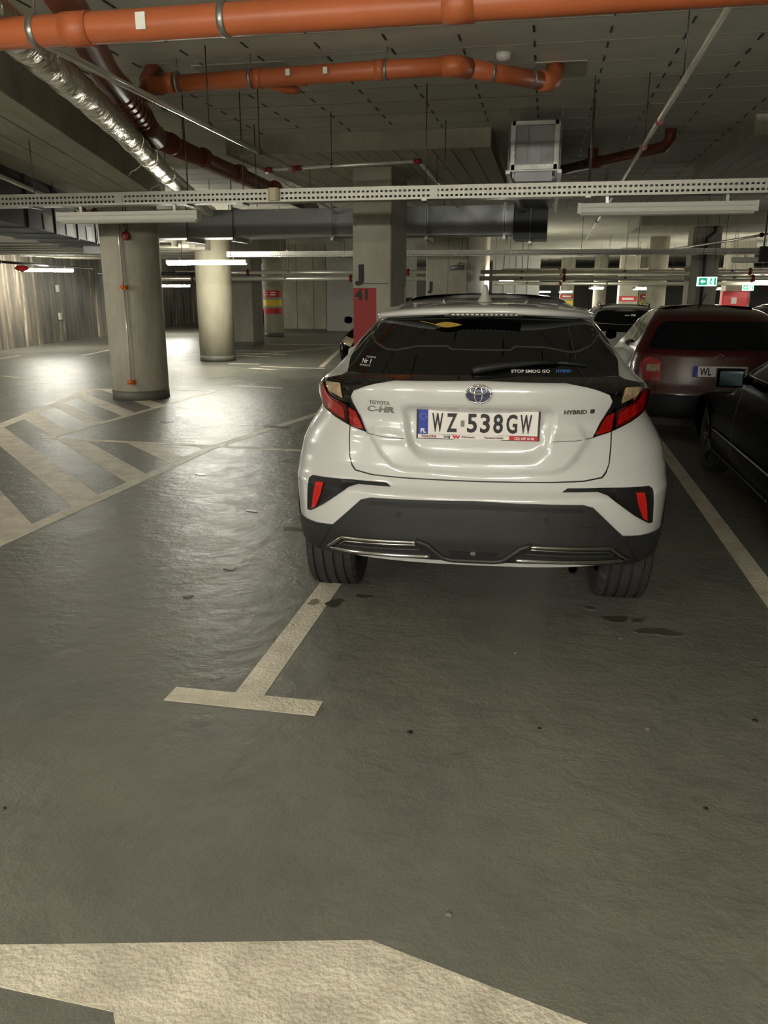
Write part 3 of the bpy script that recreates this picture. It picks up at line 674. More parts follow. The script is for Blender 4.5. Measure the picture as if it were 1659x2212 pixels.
# plate
pl = empty('number_plate', (0, 0, 0)); pl.parent = car
py = float(CH.rear(0, .99))-.012
MB().box(-.262, .262, py, py+.02, .927, 1.062).build('plate_frame', BLACKP, pl)
bx('plate_face', PLATEW, (-.253, .253, py-.003, py, .949, 1.053), pl)
bx('euro_band', PLATEB, (-.253, -.212, py-.0042, py, .949, 1.053), pl)
bx('dealer_strip', PLATEW, (-.255, .255, py-.003, py, .930, .9475), pl)
bx('dealer_red', SIGNR, (.135, .255, py-.0042, py, .930, .9475), pl)
FT = lambda x, z, d=.0045: flat_text(x, py-d, z)
for ch, cx_, fw in (('W', -.171, .047), ('Z', -.110, .044), ('5', -.024, .042), ('3', .031, .041), ('8', .086, .041), ('G', .1435, .046), ('W', .2025, .049)):
    o = text_mesh(ch, .077, INK, 'plate_character', pl, FT(0, .962), 1, bold=.0026); me = o.data; xs = [v.co.x for v in me.vertices]; a_, b_x = min(xs), max(xs)
    for v in me.vertices: v.co.x = cx_+(v.co.x-(a_+b_x)/2)/(b_x-a_)*fw
text_mesh('PL', .018, STICK, 'plate_character', pl, FT(-.2325, .955, .006), .9, bold=.001)
bx('hologram', mat('plate_grey', (120, 122, 116), .3), (-.072, -.056, py-.0045, py, .983, 1.010), pl)
st = MB()
for k in range(12):
    a = 2*PI*k/12; st.box(-.2325+.013*math.cos(a)-.001, -.2325+.013*math.cos(a)+.001, py-.0052, py-.004, 1.025+.013*math.sin(a)-.001, 1.025+.013*math.sin(a)+.001)
st.build('star_ring', STICK, pl)
text_mesh('TOYOTA', .0105, mat('ink_crimson', (120, 20, 30), .5), 'strip_lettering', pl, FT(-.208, .9335), 1.05, bold=.0004)
text_mesh('W&J', .0105, INK, 'strip_lettering', pl, FT(-.13, .9335), 1.0, bold=.0002)
text_mesh('W', .0125, SIGNR, 'strip_lettering', pl, FT(-.09, .9325), 1.6, bold=.0012)
text_mesh('Wiśniewski', .009, INK, 'strip_lettering', pl, FT(-.04, .9345), .9)
text_mesh('Warszawa-Izabelin', .009, INK, 'strip_lettering', pl, FT(.07, .9345), .85)
text_mesh('(22) 429 16 00', .0105, STICK, 'strip_lettering', pl, FT(.198, .9335, .006), .92, bold=.0003)
MB().box(-.075, -.045, py-.004, py+.01, 1.062, 1.078).build('plate_lamp', BLACKP, car)
# badges
def on_rear(cx, cz, off=.009, slant=0): return lambda c: np.stack([cx+c[:, 0]+slant*c[:, 1], CH.rear(cx+c[:, 0], cz+c[:, 1])-off-c[:, 2], cz+c[:, 1]], 1)
text_mesh('TOYOTA', .016, BRIGHT, 'badge_lettering', tg, on_rear(-.425, 1.070), 1.0, bold=.0008)
text_mesh('C-HR', .024, BRIGHT, 'badge_lettering', tg, on_rear(-.423, 1.037, slant=.2), 1.5, bold=.0018)
text_mesh('HYBRID', .017, BRIGHT, 'badge_lettering', tg, on_rear(.405, 1.046), 1.15, bold=.001)
patch('badge_box', [(.468, 1.046), (.487, 1.046), (.487, 1.065), (.468, 1.065)], RE, CHROME, tg, .010, .004, .01, rnd=.12)
def ell(cx, cz, rx, rz, n=40): return [(cx+rx*math.cos(2*PI*k/n), cz+rz*math.sin(2*PI*k/n)) for k in range(n)]
em = patch('emblem', ell(0, 1.130, .052, .038), RE, NAVY, tg, .016, .012, .012)
for a in (ell(0, 1.130, .051, .037), ell(0, 1.130, .016, .034), ell(0, 1.146, .034, .014)):
    strip_path('emblem_ring', a, RE, BRIGHT, em, .0038, .018, 6, closed=True, res=.006)
# wiper
def gp(x, z, o): return (x, float(CH.rear(x, z))-o, z)
s = MB(); s.tube([gp(-.03, 1.213, .03), gp(0, 1.222, .035), gp(.1, 1.236, .035), gp(.24, 1.247, .03), gp(.33, 1.243, .025)], .01, 8, rs=[.014, .02, .015, .010, .006]); wp = s.build('wiper_arm', BLACKP, car)
MB().tube([gp(.12, 1.229, .018), gp(.25, 1.243, .02), gp(.36, 1.243, .018), gp(.455, 1.232, .016)], .0055, 6).build('wiper_blade', RUBBER, wp)
MB().tube([gp(.125, 1.231, .025), gp(.25, 1.2455, .027), gp(.36, 1.2455, .025), gp(.455, 1.234, .022)], .0022, 6).build('blade_spine', CHROME, wp)
text_mesh('STOP SMOG GO', .0105, STICK, 'window_lettering', gl, on_rear(.215, 1.209, .009), 1.5, bold=.0004)
text_mesh('HYBRID', .0105, STICKB, 'window_lettering', gl, on_rear(.355, 1.209, .009), 1.25, bold=.0004)
text_mesh('TOYOTA', .0065, STICK, 'window_lettering', gl, on_rear(-.500, 1.247, .009), 1.3)
text_mesh('Nr 1', .017, STICK, 'window_lettering', gl, on_rear(-.515, 1.226, .009), 1.1, bold=.0005)
text_mesh('W POLSCE', .0065, STICK, 'window_lettering', gl, on_rear(-.520, 1.215, .009), 1.2)
# dry leaf under the spoiler
lf = MB(); vs = []; n = 10
for i in range(n+1):
    t = i/n; wd = .026*math.sin(PI*min(1, t*1.05))**.8*(1-.25*t)
    for j in (-1, 0, 1): vs.append(gp(-.22+.13*t, 1.392+wd*j*.5, .03+.006*abs(j)))
fs = [(3*i+j, 3*(i+1)+j, 3*(i+1)+j+1, 3*i+j+1) for i in range(n) for j in (0, 1)]
lf.add(vs, fs, True); lf.tube([gp(-.295, 1.405, .016), gp(-.25, 1.398, .022), gp(-.215, 1.392, .03)], .0013, 5)
lo = lf.build('dry_leaf', LEAF); lo.location = car.location; lo.rotation_euler = car.rotation_euler
tag(lo, 'yellow dry leaf caught on the rear window of the white car under its spoiler', 'leaf')
tg_refl = None

# ------------------------------------------------------------------ other cars
def plain_car(name, loc, rz, sc, label, paint, RWt, RYt, RFt, win, lamps, plate=None, ztop=1.36, axles=(.75, 3.3), wr=.30, halfw=.80, bumper_z=.42, lampm=REDL, extras=None):
    e = empty(name, loc, rz, label, 'car'); e.scale = (sc, sc, sc)
    S_ = Shape(RWt, RYt, RFt, A=.4, B=.6); M = S_.map_rear()
    S_.shell('body', paint, e, .24, ztop, axles, 70, ar=wr+.05, az=wr)
    MB().box(-.6, .6, .2, 3.9, .16, .5).build('underbody', CLADD, e)
    for sx in (-1, 1):
        for ay in axles: wheel(e, sx*(halfw-.1), ay, wr, .19, sx, ALLOY, seg=40)
    gw = patch('rear_window', win, M, GLASS2, e, .004, .01, .035, rnd=.15)
    for sx in (-1, 1): patch('tail_lamp', lamps, M, lampm, e, .012, .02, .03, rnd=.1, sgn=sx)
    return e, S_, M, gw
R_W = [(.2, .80), (.35, .84), (.6, .85), (.8, .83), (.92, .80), (1.0, .755), (1.22, .64), (1.30, .58), (1.34, .52), (1.37, .42)]
R_Y = [(.2, .15), (.3, .03), (.5, .0), (.6, .03), (.9, .08), (.96, .12), (1.22, .34), (1.28, .44), (1.33, .62), (1.36, 1.0), (1.38, 1.3)]
R_F = [(.2, 4.0), (.5, 4.1), (.65, 4.02), (.75, 3.7), (.84, 3.1), (.92, 2.85), (1.2, 2.3), (1.3, 2.0), (1.34, 1.8), (1.37, 1.5)]
WIN = mirror([(0, 1.235), (.48, 1.23), (.56, 1.20), (.68, .985), (.66, .955), (0, .945)])
rc, RS, RM, rgw = plain_car('red_hatchback', (1.77, 8.7, 0), 0, 1.0, 'dark red hatchback seen from the rear with plate WL and a double chevron badge', CARR, R_W, R_Y, R_F, WIN,
    [(.70, .87), (.60, .86), (.555, .82), (.55, .64), (.72, .63), (.755, .80)], ztop=1.365)
patch('bumper_trim', mirror([(0, .50), (.80, .50), (.80, .26), (0, .26)]), RM, CLADD, rc, .03, .04, .05)
for sx in (-1, 1):
    patch('reverse_lens', [(.69, .80), (.57, .80), (.57, .73), (.70, .73)], RM, CLEARL, rc, .018, .01, .03, sgn=sx)
    patch('side_window', [(.62, 1.21), (1.15, 1.25), (1.7, 1.25), (2.35, 1.03), (2.4, .97), (1.1, .955), (.75, 1.0)], RS.map_side(sx), GLASS2, rc, .003, .01, .05, rnd=.15, flip=sx < 0)
    patch('window_pillar', [(1.28, 1.26), (1.34, 1.26), (1.32, .96), (1.24, .96)], RS.map_side(sx), CARR, rc, .006, .01, .05, flip=sx < 0)
    MB().lathe([(0, -.07), (.05, -.06), (.07, 0), (.05, .06), (0, .07)], (sx*.92, 2.25, 1.0), 12, 'x').build('door_mirror', CARK, rc)
for sx in (-.36, .30):
    s = MB(); s.bbox(sx-.2, sx+.2, .75, .85, .7, 1.04, .03); s.bbox(sx-.1, sx+.1, .74, .82, 1.02, 1.17, .02); s.build('headrest_seat', SEAT, rc)
for dz in (0, -.028):
    strip_path('chevron', [(-.048, .885+dz), (0, .915+dz), (.048, .885+dz)], RM, BRIGHT, rc, .007, .012, 6)
p2 = empty('number_plate', (0, 0, 0)); p2.parent = rc
yp = -.005
bx('plate_face', PLATEW, (-.26, .26, yp-.004, yp+.06, .695, .80), p2); bx('euro_band', PLATEB, (-.26, -.215, yp-.0055, yp, .695, .80), p2)
text_mesh('WL', .07, INK, 'plate_character', p2, flat_text(-.14, yp-.006, .713), .7, bold=.003); text_mesh('1', .07, INK, 'plate_character', p2, flat_text(-.01, yp-.006, .713), .8, bold=.003); text_mesh('K', .07, INK, 'plate_character', p2, flat_text(.22, yp-.006, .713), .7, bold=.003)
MB().tube([(-.1, .98, 1.36), (-.07, .8, 1.50)], .006, 6).build('roof_aerial', BLACKP, rc)
# black car on the right
K_W = [(.2, .80), (.35, .84), (.6, .85), (.76, .83), (.86, .80), (.93, .765), (1.18, .62), (1.30, .55), (1.34, .48), (1.38, .38)]
K_Y = [(.2, .12), (.4, 0), (.8, .02), (.95, .1), (1.2, .7), (1.3, 1.0), (1.36, 1.3), (1.39, 1.5)]
K_F = [(.2, 4.15), (.5, 4.2), (.62, 4.1), (.70, 3.75), (.79, 2.95), (.88, 2.45), (.93, 2.3), (1.18, 1.72), (1.3, 1.4), (1.36, 1.15), (1.39, 1.0)]
K_F = [(z, y+.12+(.5 if z > .85 else 0)) for z, y in K_F]
kc, KS, KM, kgw = plain_car('black_saloon', (2.25, 3.95, 0), 0, 1.0, 'glossy black car at the right edge showing its door mirror and front wheel', CARK, K_W, K_Y, K_F,
    mirror([(0, 1.28), (.45, 1.25), (.6, 1.0), (0, .98)]), [(.6, .85), (.75, .85), (.78, .7), (.6, .68)], ztop=1.375, axles=(.85, 3.45), wr=.31)
for sx in (-1, 1):
    sd = KS.map_side(sx); f = sx < 0
    patch('side_window', [(.9, 1.22), (1.45, 1.28), (1.84, 1.18), (2.42, .985), (2.44, .955), (.95, .95)], sd, GLASS2, kc, .003, .01, .05, rnd=.12, flip=f)
    strip_path('side_moulding', [(.6, .45), (3.0, .455)], sd, CHROME, kc, .008, .008, 8, res=.1)
    strip_path('sill_line', [(1.3, .27), (3.0, .27)], sd, CLAD, kc, .010, .004, 8, res=.1)
    strip_path('window_moulding', [(1.88, 1.20), (2.45, .975), (2.47, .95), (.95, .945)], sd, CHROME, kc, .006, .008, 6, res=.1)
    patch('door_handle', [(1.25, .80), (1.42, .80), (1.42, .775), (1.25, .775)], sd, CARK, kc, .03, .03, .03, rnd=.2, flip=f)
    patch('door_line', [(2.30, .3), (2.312, .3), (2.29, .93), (2.28, .93)], sd, INK, kc, .001, .003, .06, flip=f)
    s = MB(); x0 = sx*.94
    s.bbox(x0-.09, x0+.09, 2.10, 2.21, .885, 1.01, .03); s.tube([(sx*.78, 2.17, .92), (sx*.88, 2.17, .93)], .025, 8); dm = s.build('door_mirror', CARK, kc)
    MB().bbox(x0-.078, x0+.078, 2.096, 2.10, .897, .998, .002).build('mirror_glass', TEAL, dm)
    patch('arch_edge', [(3.45+(.36+d)*math.cos(a), .31+(.36+d)*math.sin(a)) for d, rg in ((0, np.linspace(.1, PI-.1, 20)), (.02, np.linspace(PI-.1, .1, 20))) for a in rg], sd, CARK, kc, .008, .01, .03, flip=f)
patch('head_lamp', [(.45, .66), (.78, .66), (.76, .52), (.5, .50)], KS.map_front(), CLEARL, kc, .01, .02, .04, flip=True)
patch('head_lamp', [(-.45, .66), (-.78, .66), (-.76, .52), (-.5, .50)], KS.map_front(), CLEARL, kc, .01, .02, .04, flip=True)
patch('windscreen', mirror([(0, 1.30), (.46, 1.27), (.66, .97), (0, .96)]), KS.map_front(), GLASS2, kc, .004, .01, .05, flip=True)
# white crossover with roof rails behind
wc, WS, WM, wgw = plain_car('white_estate', (1.42, 15.0, 0), 0, .93, 'white car with black roof rails and papers in its rear window, beyond the red hatchback', CARW2, R_W, R_Y, R_F,
    mirror([(0, 1.29), (.5, 1.275), (.62, 1.05), (0, 1.02)]), [(.66, .95), (.5, .95), (.5, .8), (.72, .8)], ztop=1.365)
patch('black_tail_panel', mirror([(0, 1.015), (.68, 1.04), (.66, .90), (0, .88)]), WM, GLOSSK, wc, .006, .01, .05)
patch('black_roof_edge', mirror([(0, 1.36), (.40, 1.352), (.53, 1.29), (0, 1.295)]), WM, GLOSSK, wc, .008, .01, .04)
for k in (-.02, .09): bx('paper_sheet', SIGNW, (k, k+.09, .30, .302, 1.11+.1*k, 1.20+.1*k), wc)
for sx in (-1, 1):
    MB().tube([(sx*.44, .55, 1.33), (sx*.46, .7, 1.385), (sx*.46, 1.6, 1.41), (sx*.44, 2.0, 1.36)], .014, 8).build('roof_rail', BLACKP, wc)
    patch('side_window', [(.62, 1.21), (1.15, 1.25), (1.7, 1.25), (2.35, 1.03), (2.4, .97), (1.1, .955), (.75, 1.0)], WS.map_side(sx), GLASS2, wc, .003, .01, .06, rnd=.15, flip=sx < 0)
def front_face(e, S_, lampm=CLEARL):
    M = S_.map_front()
    patch('windscreen', mirror([(0, 1.28), (.45, 1.25), (.66, .95), (0, .93)]), M, GLASS2, e, .004, .01, .06, flip=True)
    for sx in (-1, 1):
        patch('head_lamp', [(.5, .70), (.76, .74), (.80, .66), (.55, .58)], M, CLEARL, e, .012, .02, .04, sgn=sx, flip=True)
        MB().lathe([(0, -.08), (.05, -.06), (.07, 0), (.05, .07), (0, .08)], (sx*.95, 2.45, .98), 12, 'x').build('door_mirror', CARK, e)
        patch('side_window', [(.62, 1.21), (1.15, 1.25), (1.7, 1.25), (2.35, 1.03), (2.4, .97), (1.1, .955), (.75, 1.0)], S_.map_side(sx), GLASS2, e, .003, .01, .06, rnd=.15, flip=sx < 0)
    patch('grille', mirror([(0, .62), (.35, .64), (.32, .52), (0, .50)]), M, CLADD, e, .01, .02, .06, flip=True)
    strip_path('grille_bar', [(-.3, .58), (.3, .58)], M, CHROME, e, .01, .014, 6, res=.1)
bc, BS, BM, _ = plain_car('black_hatchback', (-2.72, 17.75, 0), PI, 1.0, 'black hatchback facing the viewer behind the column marked J 41', CARK, R_W, R_Y, R_F, WIN, [(.70, .87), (.60, .86), (.55, .64), (.72, .63)], ztop=1.365); front_face(bc, BS)
sc_, SS, SM, _ = plain_car('silver_hatchback', (-12.7, 30.5, 0), 0, 1.0, 'distant silver car in the gap between two columns at the left', CARS, R_W, R_Y, R_F, WIN, [(.70, .87), (.60, .86), (.55, .64), (.72, .63)], ztop=1.365)
f2, FS, FM, _ = plain_car('maroon_hatchback', (4.15, 14.2, 0), 0, .95, 'maroon car roof behind the red hatchback at the right edge', CARR, R_W, R_Y, R_F, WIN, [(.70, .87), (.60, .86), (.55, .64), (.72, .63)], ztop=1.365)

# ------------------------------------------------------------------ lights
def fixture(x, y, z, ln, rz, mode, label, group=None):
    e = empty('tube_light', (x, y, z), rz, label, 'ceiling light', group)
    h = ln/2
    MB().prism([(-h, -.05), (h, -.05), (h, .05), (-h, .05)], .028, .075).build('housing', WPLAS, e)
    s = MB(); pr = []
    for i in range(9):
        a = PI*.77+PI*1.46*i/8; pr.append((.056*math.cos(a), .03+.05*math.sin(a)))
    n = len(pr); vs = [(sx*h*.985, p[0], p[1]) for sx in (-1, 1) for p in pr]
    s.add(vs, [(i, i+1, n+i+1, n+i) for i in range(n-1)]+[tuple(range(n)), tuple(range(n, 2*n))[::-1]])
    s.build('diffuser', {'on': LAMPON, 'near': LAMPNEAR, 'off': LENS_OFF}[mode], e)
    for sx in (-1, 1):
        MB().box(sx*h-.012, sx*h+.012, -.052, .052, -.0, .078).build('end_cap', WPLAS, e)
        MB().box(sx*h*.68-.012, sx*h*.68+.012, -.012, .012, .075, .125).build('bracket', GALV, e)
    return e
def cable_tray(x0, x1, y, z, label, detail=True, pitch=.038, rods=()):
    e = empty('cable_tray', ((x0+x1)/2, y, z), 0, label, 'cable tray'); h = (x1-x0)/2
    s = MB()
    for a, b in ((0, .018), (.034, .058), (.074, .10)): s.box(-h, h, -.0015, .0015, a, b)
    k = -h
    while k < h-.02:
        for a, b in ((.018, .034), (.058, .074)): s.box(k, k+.016, -.0015, .0015, a, b)
        k += pitch
    s.box(-h, h, -.004, .012, .098, .102); s.build('perforated_side', TRAYM, e)
    s = MB(); s.box(-h, h, 0, .16, 0, .002); s.box(-h, h, .158, .16, 0, .10); s.build('tray_bed', GALV, e)
    s = MB()
    for q in range(5): s.tube([(-h+t*(2*h)/14, .03+.022*q+.006*math.sin(t*1.7+q), .018+.006*math.sin(t*2.3+q*2)) for t in range(15)], .008, 6)
    s.build('cable', BLACKP, e)
    for r in rods:
        MB().tube([(r-(x0+x1)/2, .08, 0), (r-(x0+x1)/2, .08, CZ-z)], .0045, 6).build('hanger_rod', STEEL, e)
        MB().box(r-(x0+x1)/2-.02, r-(x0+x1)/2+.02, -.004, .165, -.012, 0).build('bracket', GALV, e)
    for j in (-h*.42, h*.2): MB().box(j-.03, j+.03, -.006, -.002, .004, .098).build('splice_plate', TRAYM, e)
    return e
cable_tray(-6.2, 2.6, 6.8, 2.245, 'near perforated cable tray crossing the whole view above the white car', rods=(-4.5, -3.05, -2.55, -1.0, .28, 1.6))
cable_tray(-6.3, 9.5, 15.9, 2.16, 'farther perforated cable tray crossing behind the column marked J 41', rods=(-5.2, -3.9, -1.6, .6, 1.6, 2.6, 3.1, 5))
fixture(-3.62, 6.88, 2.12, 1.30, 0, 'off', 'unlit tube light under the near cable tray at the left')
fixture(.87, 6.88, 2.12, 1.30, 0, 'off', 'unlit tube light under the near cable tray at the right')
fixture(-6.44, 15.2, 2.01, 1.62, 0, 'on', 'burning tube light in front of the brightly lit round column')
for sx in (-.5, .5): MB().tube([(sx, 0, .12), (sx, 0, CZ-2.01)], .006, 6).build('rod', STEEL, bpy.data.objects['tube_light.002'])
e = fixture(-12.65, 19.5, 1.98, 1.3, math.radians(35), 'on', 'burning tube light beside the stained wall at the left')
for sx in (-.4, .4): MB().tube([(sx, 0, .12), (sx, 0, CZ-1.98)], .006, 6).build('rod', STEEL, e)
e = fixture(-12.75, 27.0, 1.62, 1.3, math.radians(50), 'on', 'small burning lamp between the thick column and the lit column')
for sx in (-.4, .4): MB().tube([(sx, 0, .12), (sx, 0, CZ-1.62)], .006, 6).build('rod', STEEL, e)
fixture(3.9, 15.98, 2.03, 1.3, 0, 'off', 'dark unlit fixture under the farther tray by the cable column')
for x, y, z, lab in [(-1.25, 24, 1.74, 'burning lamp just right of the wide wall pier'), (1.95, 34, 1.52, 'burning lamp above the roof corner of the white car'), (.9, 40, 1.36, 'low burning lamp behind the roof of the white car'),
                     (6.5, 26, 1.70, 'bright lamp at the right edge by the second exit sign'), (6.4, 33, 1.50, 'small burning lamp between the exit sign column and the red cabinet'), (-.1, 44, 1.34, 'small far lamp above the aerial of the white car'), (3.2, 30, 1.5, 'burning lamp left of the column with the black cable')]:
    e = fixture(x, y, z+.06, 1.5, math.radians(68 if x < 6.45 else 30), 'on', lab)
    for sx in (-.47, .47): MB().tube([(sx, 0, .12), (sx, 0, CZ-z-.06)], .006, 6).build('rod', STEEL, e)
# lamps the photograph implies behind and beside the viewer
for x, y, lab in [(-3.4, -2.2, 'lamp behind the viewer to the left'), (.9, -2.2, 'lamp behind the viewer to the right'), (-8.0, -2.2, 'lamp far to the left behind the viewer'), 
                  (-8.9, 6.88, 'lamp on the near tray row outside the view at the left'), (9.5, 15.9, 'lamp on the farther tray row at the right'), (-1.2, -6.5, 'lamp farthest behind the viewer')]:
    e = fixture(x, y, 2.12, 1.4, 0, 'near', lab)
    for sx in (-.47, .47): MB().tube([(sx, 0, .12), (sx, 0, CZ-2.12)], .006, 6).build('rod', STEEL, e)

# ------------------------------------------------------------------ pipes
def ringset(e, pts, r, m, name, k=1.12, ln=.03):
    for p, d in pts:
        p = Vector(p); d = Vector(d).normalized(); MB().tube([p-d*ln/2, p+d*ln/2], r*k, 16).build(name, m, e)
def lerp(a, b, t): return tuple(a[i]+(b[i]-a[i])*t for i in range(3))
# upper orange drain
e = empty('orange_drain_pipe', (0, 0, 0), 0, 'large orange drain pipe across the top of the view', 'pipe')
A0, B0 = (-3.68, 3.315, 2.55), (2.08, 3.30, 2.55)
MB().tube([A0, lerp(A0, B0, .5), B0], 0.058, 24).build('pipe', ORANGE, e)
for t, rr in ((.30, .063), (.565, .063)):
    p = lerp(A0, B0, t); MB().tube([p, lerp(A0, B0, t+.02)], rr, 24).build('socket', ORANGE, e)
for t in (.278, .418, .568):
    p = Vector(lerp(A0, B0, t)); s = MB(); s.tube([p+Vector((-.014, 0, 0)), p+Vector((.014, 0, 0))], .0615, 24); s.tube([p+Vector((0, 0, .055)), Vector((p.x, p.y, CZ))], .005, 6); s.build('pipe_clamp', GALV, e)
p = lerp(A0, B0, .362); MB().box(p[0]-.02, p[0]+.02, p[1]-.0605, p[1]-.05, p[2]-.032, p[2]+.028).build('paper_label', SIGNW, e)
# second orange drain
e = empty('orange_drain_pipe', (0, 0, 0), 0, 'shorter orange drain pipe under the ceiling with a bend and a branch at its middle', 'pipe')
Z2 = 2.95; P2 = [(-2.86, 5.92, Z2), (-2.03, 5.86, Z2), (-1.16, 5.80, Z2), (-.66, 5.79, Z2), (-.08, 6.32, Z2)]
MB().tube(P2[:4], .058, 20).build('pipe', ORANGE, e); MB().tube(P2[3:], .058, 20).build('pipe', ORANGE, e)
s = MB(); s.tube([(-.74, 5.79, Z2), (-.66, 5.79, Z2), (-.58, 5.87, Z2)], .066, 20); s.build('bend', ORANGE, e)
s = MB(); s.tube([(-.12, 6.28, Z2), (-.06, 6.34, Z2), (-.03, 6.42, Z2+.04), (-.02, 6.5, CZ-.01)], .064, 20); s.build('bend', ORANGE, e)
s = MB(); s.tube([(-2.78, 5.92, Z2), (-2.87, 5.94, Z2), (-2.91, 5.98, Z2+.04), (-2.86, 6.02, CZ-.005)], .064, 20); s.build('bend', BROWN, e)
s = MB(); s.tube([(-2.0, 5.86, Z2-.0), (-1.86, 6.02, Z2-.02), (-1.80, 6.06, Z2-.01)], .055, 18); s.build('branch', ORANGE, e)
for x in (-2.68, -2.03, -1.72, -1.16): MB().tube([(x-.03, 5.86 if x < -1.5 else 5.80, Z2), (x+.03, 5.86 if x < -1.5 else 5.8, Z2)], .064, 20).build('socket', ORANGE, e)
for x in (-2.62, -2.08, -1.12):
    s = MB(); s.tube([(x-.01, 5.85 if x < -1.5 else 5.80, Z2), (x+.01, 5.85 if x < -1.5 else 5.8, Z2)], .067, 20); s.tube([(x, 5.85, Z2), (x, 5.85, CZ)], .005, 6); s.build('pipe_clamp', GALV, e)
ringset(e, [((-.45, 5.98, Z2), (.58, .53, 0)), ((-.18, 6.22, Z2), (.58, .53, 0))], .058, GALV, 'pipe_clamp', 1.14, .02)
for x in (-1.78, -1.52): MB().box(x-.015, x+.015, 5.735, 5.75, Z2-.02, Z2+.02).build('paper_label', SIGNW, e)
# third orange drain
e = empty('orange_drain_pipe', (0, 0, 0), 0, 'dark orange drain pipe behind the sprinkler line at the right', 'pipe')
MB().tube([(-.08, 11.04, Z2), (.49, 10.17, Z2), (.97, 9.45, Z2), (1.10, 9.25, Z2), (1.14, 9.15, 3.0), (1.14, 9.12, CZ)], .055, 18).build('pipe', BROWN, e)
MB().tube([(.45, 10.22, Z2-.02), (.44, 10.2, CZ)], .06, 18).build('tee', BROWN, e)
MB().tube([(.40, 10.3, Z2), (.52, 10.12, Z2)], .064, 18).build('socket', BROWN, e)
# long brown drain, coming from above the viewer and turning along the bay
e = empty('brown_drain_pipe', (0, 0, 0), 0, 'long glossy brown drain pipe running away beside the silver duct', 'pipe')
PB = [(-2.2, 3.65, 2.86), (-2.33, 4.01, 2.86), (-2.79, 5.16, 2.86), (-3.2, 6.45, 2.84)]
MB().tube(PB, .085, 22).build('pipe', BROWN, e)
MB().tube([PB[-1], (-3.27, 6.65, 2.82), (-3.36, 7.0, 2.80)], .092, 22).build('bend', BROWN, e)
MB().tube([(-3.36, 7.0, 2.80), (-3.47, 8.37, 2.80), (-3.55, 10.06, 2.80), (-3.72, 13.2, 2.80)], .085, 22).build('pipe', BROWN, e)
for i in range(6):
    p = Vector(lerp(PB[2], PB[3], .35+i*.115)); d = Vector((-.3, .95, 0)); MB().tube([p-d*.02, p+d*.02], .098, 22).build('collar', BROWN, e)
for y in (7.3, 8.1, 9.2, 10.6): MB().tube([(-3.36-.038*(y-7), y-.03, 2.80), (-3.36-.038*(y-7)-.003, y+.03, 2.80)], .092, 20).build('socket', BROWN, e)
MB().tube([(-3.2, 6.2, 2.84), (-3.05, 6.1, 2.9), (-2.95, 6.05, 2.96), (-2.9, 5.98, 2.97)], .055, 16).build('branch', BROWN, e)
for y in (7.6, 9.8, 12): MB().tube([(-3.36-.038*(y-7), y, 2.8), (-3.36-.038*(y-7), y, CZ)], .005, 6).build('hanger_rod', STEEL, e)
# foil clad duct
e = empty('foil_wrapped_duct', (0, 0, 0), 0, 'long round duct wrapped in crinkled silver foil at the upper left', 'duct')
DP = [(-2.22, 2.95), (-2.4, 3.61), (-2.72, 4.7), (-3.11, 5.95), (-3.76, 7.9), (-4.79, 11.31), (-6.6, 17.6), (-9.6, 28.4)]
def along(P, t):
    L_ = [math.hypot(P[i+1][0]-P[i][0], P[i+1][1]-P[i][1]) for i in range(len(P)-1)]; s_ = t*sum(L_)
    for i, l in enumerate(L_):
        if s_ <= l: return (P[i][0]+(P[i+1][0]-P[i][0])*s_/l, P[i][1]+(P[i+1][1]-P[i][1])*s_/l)
        s_ -= l
    return P[-1]
seg = MB(); pth = []; rs = []
for i in range(241):
    x, y = along(DP, i/240); pth.append((x, y, 2.66)); rs.append(.088+.003*math.sin(i*1.9)+.003*random.uniform(-1, 1)-(.006 if i % 9 == 0 else 0))
s = MB(); s.tube(pth, .1, 28, rs=rs)
vv = []
for (x, y, z) in s.v: vv.append((x+random.uniform(-.0025, .0025), y, z+random.uniform(-.0025, .0025)))
s.v = vv; s.build('foil_wrap', FOIL, e)
for k, t in enumerate((.13, .16, .205, .27, .36, .5, .7)):
    x, y = along(DP, t); x2, y2 = along(DP, t+.0012)
    MB().tube([(x, y, 2.66), (x2, y2, 2.66)], .093, 26).build('foil_tape', FOIL, e)
    if k in (1, 2, 3): MB().tube([(x-.06, y, 2.59), (x-.11, y-.01, 2.55), (x-.16, y, 2.54), (x-.19, y, 2.50)], .006, 6).build('loose_strap', GALV, e)
    MB().tube([(x, y, 2.66), (x, y, CZ)], .004, 6).build('hanger_rod', STEEL, e)
# sprinkler pipes
def sprinkler(name, P, r, label, couple=(), rods=(), m=PIPEW):
    e = empty(name, (0, 0, 0), 0, label, 'pipe'); MB().tube(P, r, 14).build('pipe', m, e)
    for p, d in couple:
        d = Vector(d).normalized(); p = Vector(p); s = MB(); s.tube([p-d*.035, p+d*.035], r*1.5, 14); s.tube([p-d*.01, p+d*.01], r*1.8, 14); s.build('coupling', REDC, e)
    for p in rods:
        s = MB(); s.tube([p, (p[0], p[1], CZ)], .004, 6); s.tube([(p[0], p[1], p[2]-.01), (p[0], p[1], p[2]+.03)], r*1.15, 10); s.build('hanger_rod', STEEL, e)
    return e
sprinkler('sprinkler_pipe', [(.62, 2.4, 2.6), (.68, 8, 2.6), (.80, 19, 2.6)], .016, 'thin bright sprinkler pipe running diagonally at the upper right', [((.66, 5.9, 2.6), (0, 1, 0)), ((.67, 6.9, 2.6), (0, 1, 0)), ((.71, 11, 2.6), (0, 1, 0)), ((.74, 14, 2.6), (0, 1, 0))], [(.65, 4.9, 2.6), (.67, 6.85, 2.6), (.72, 12, 2.6)])
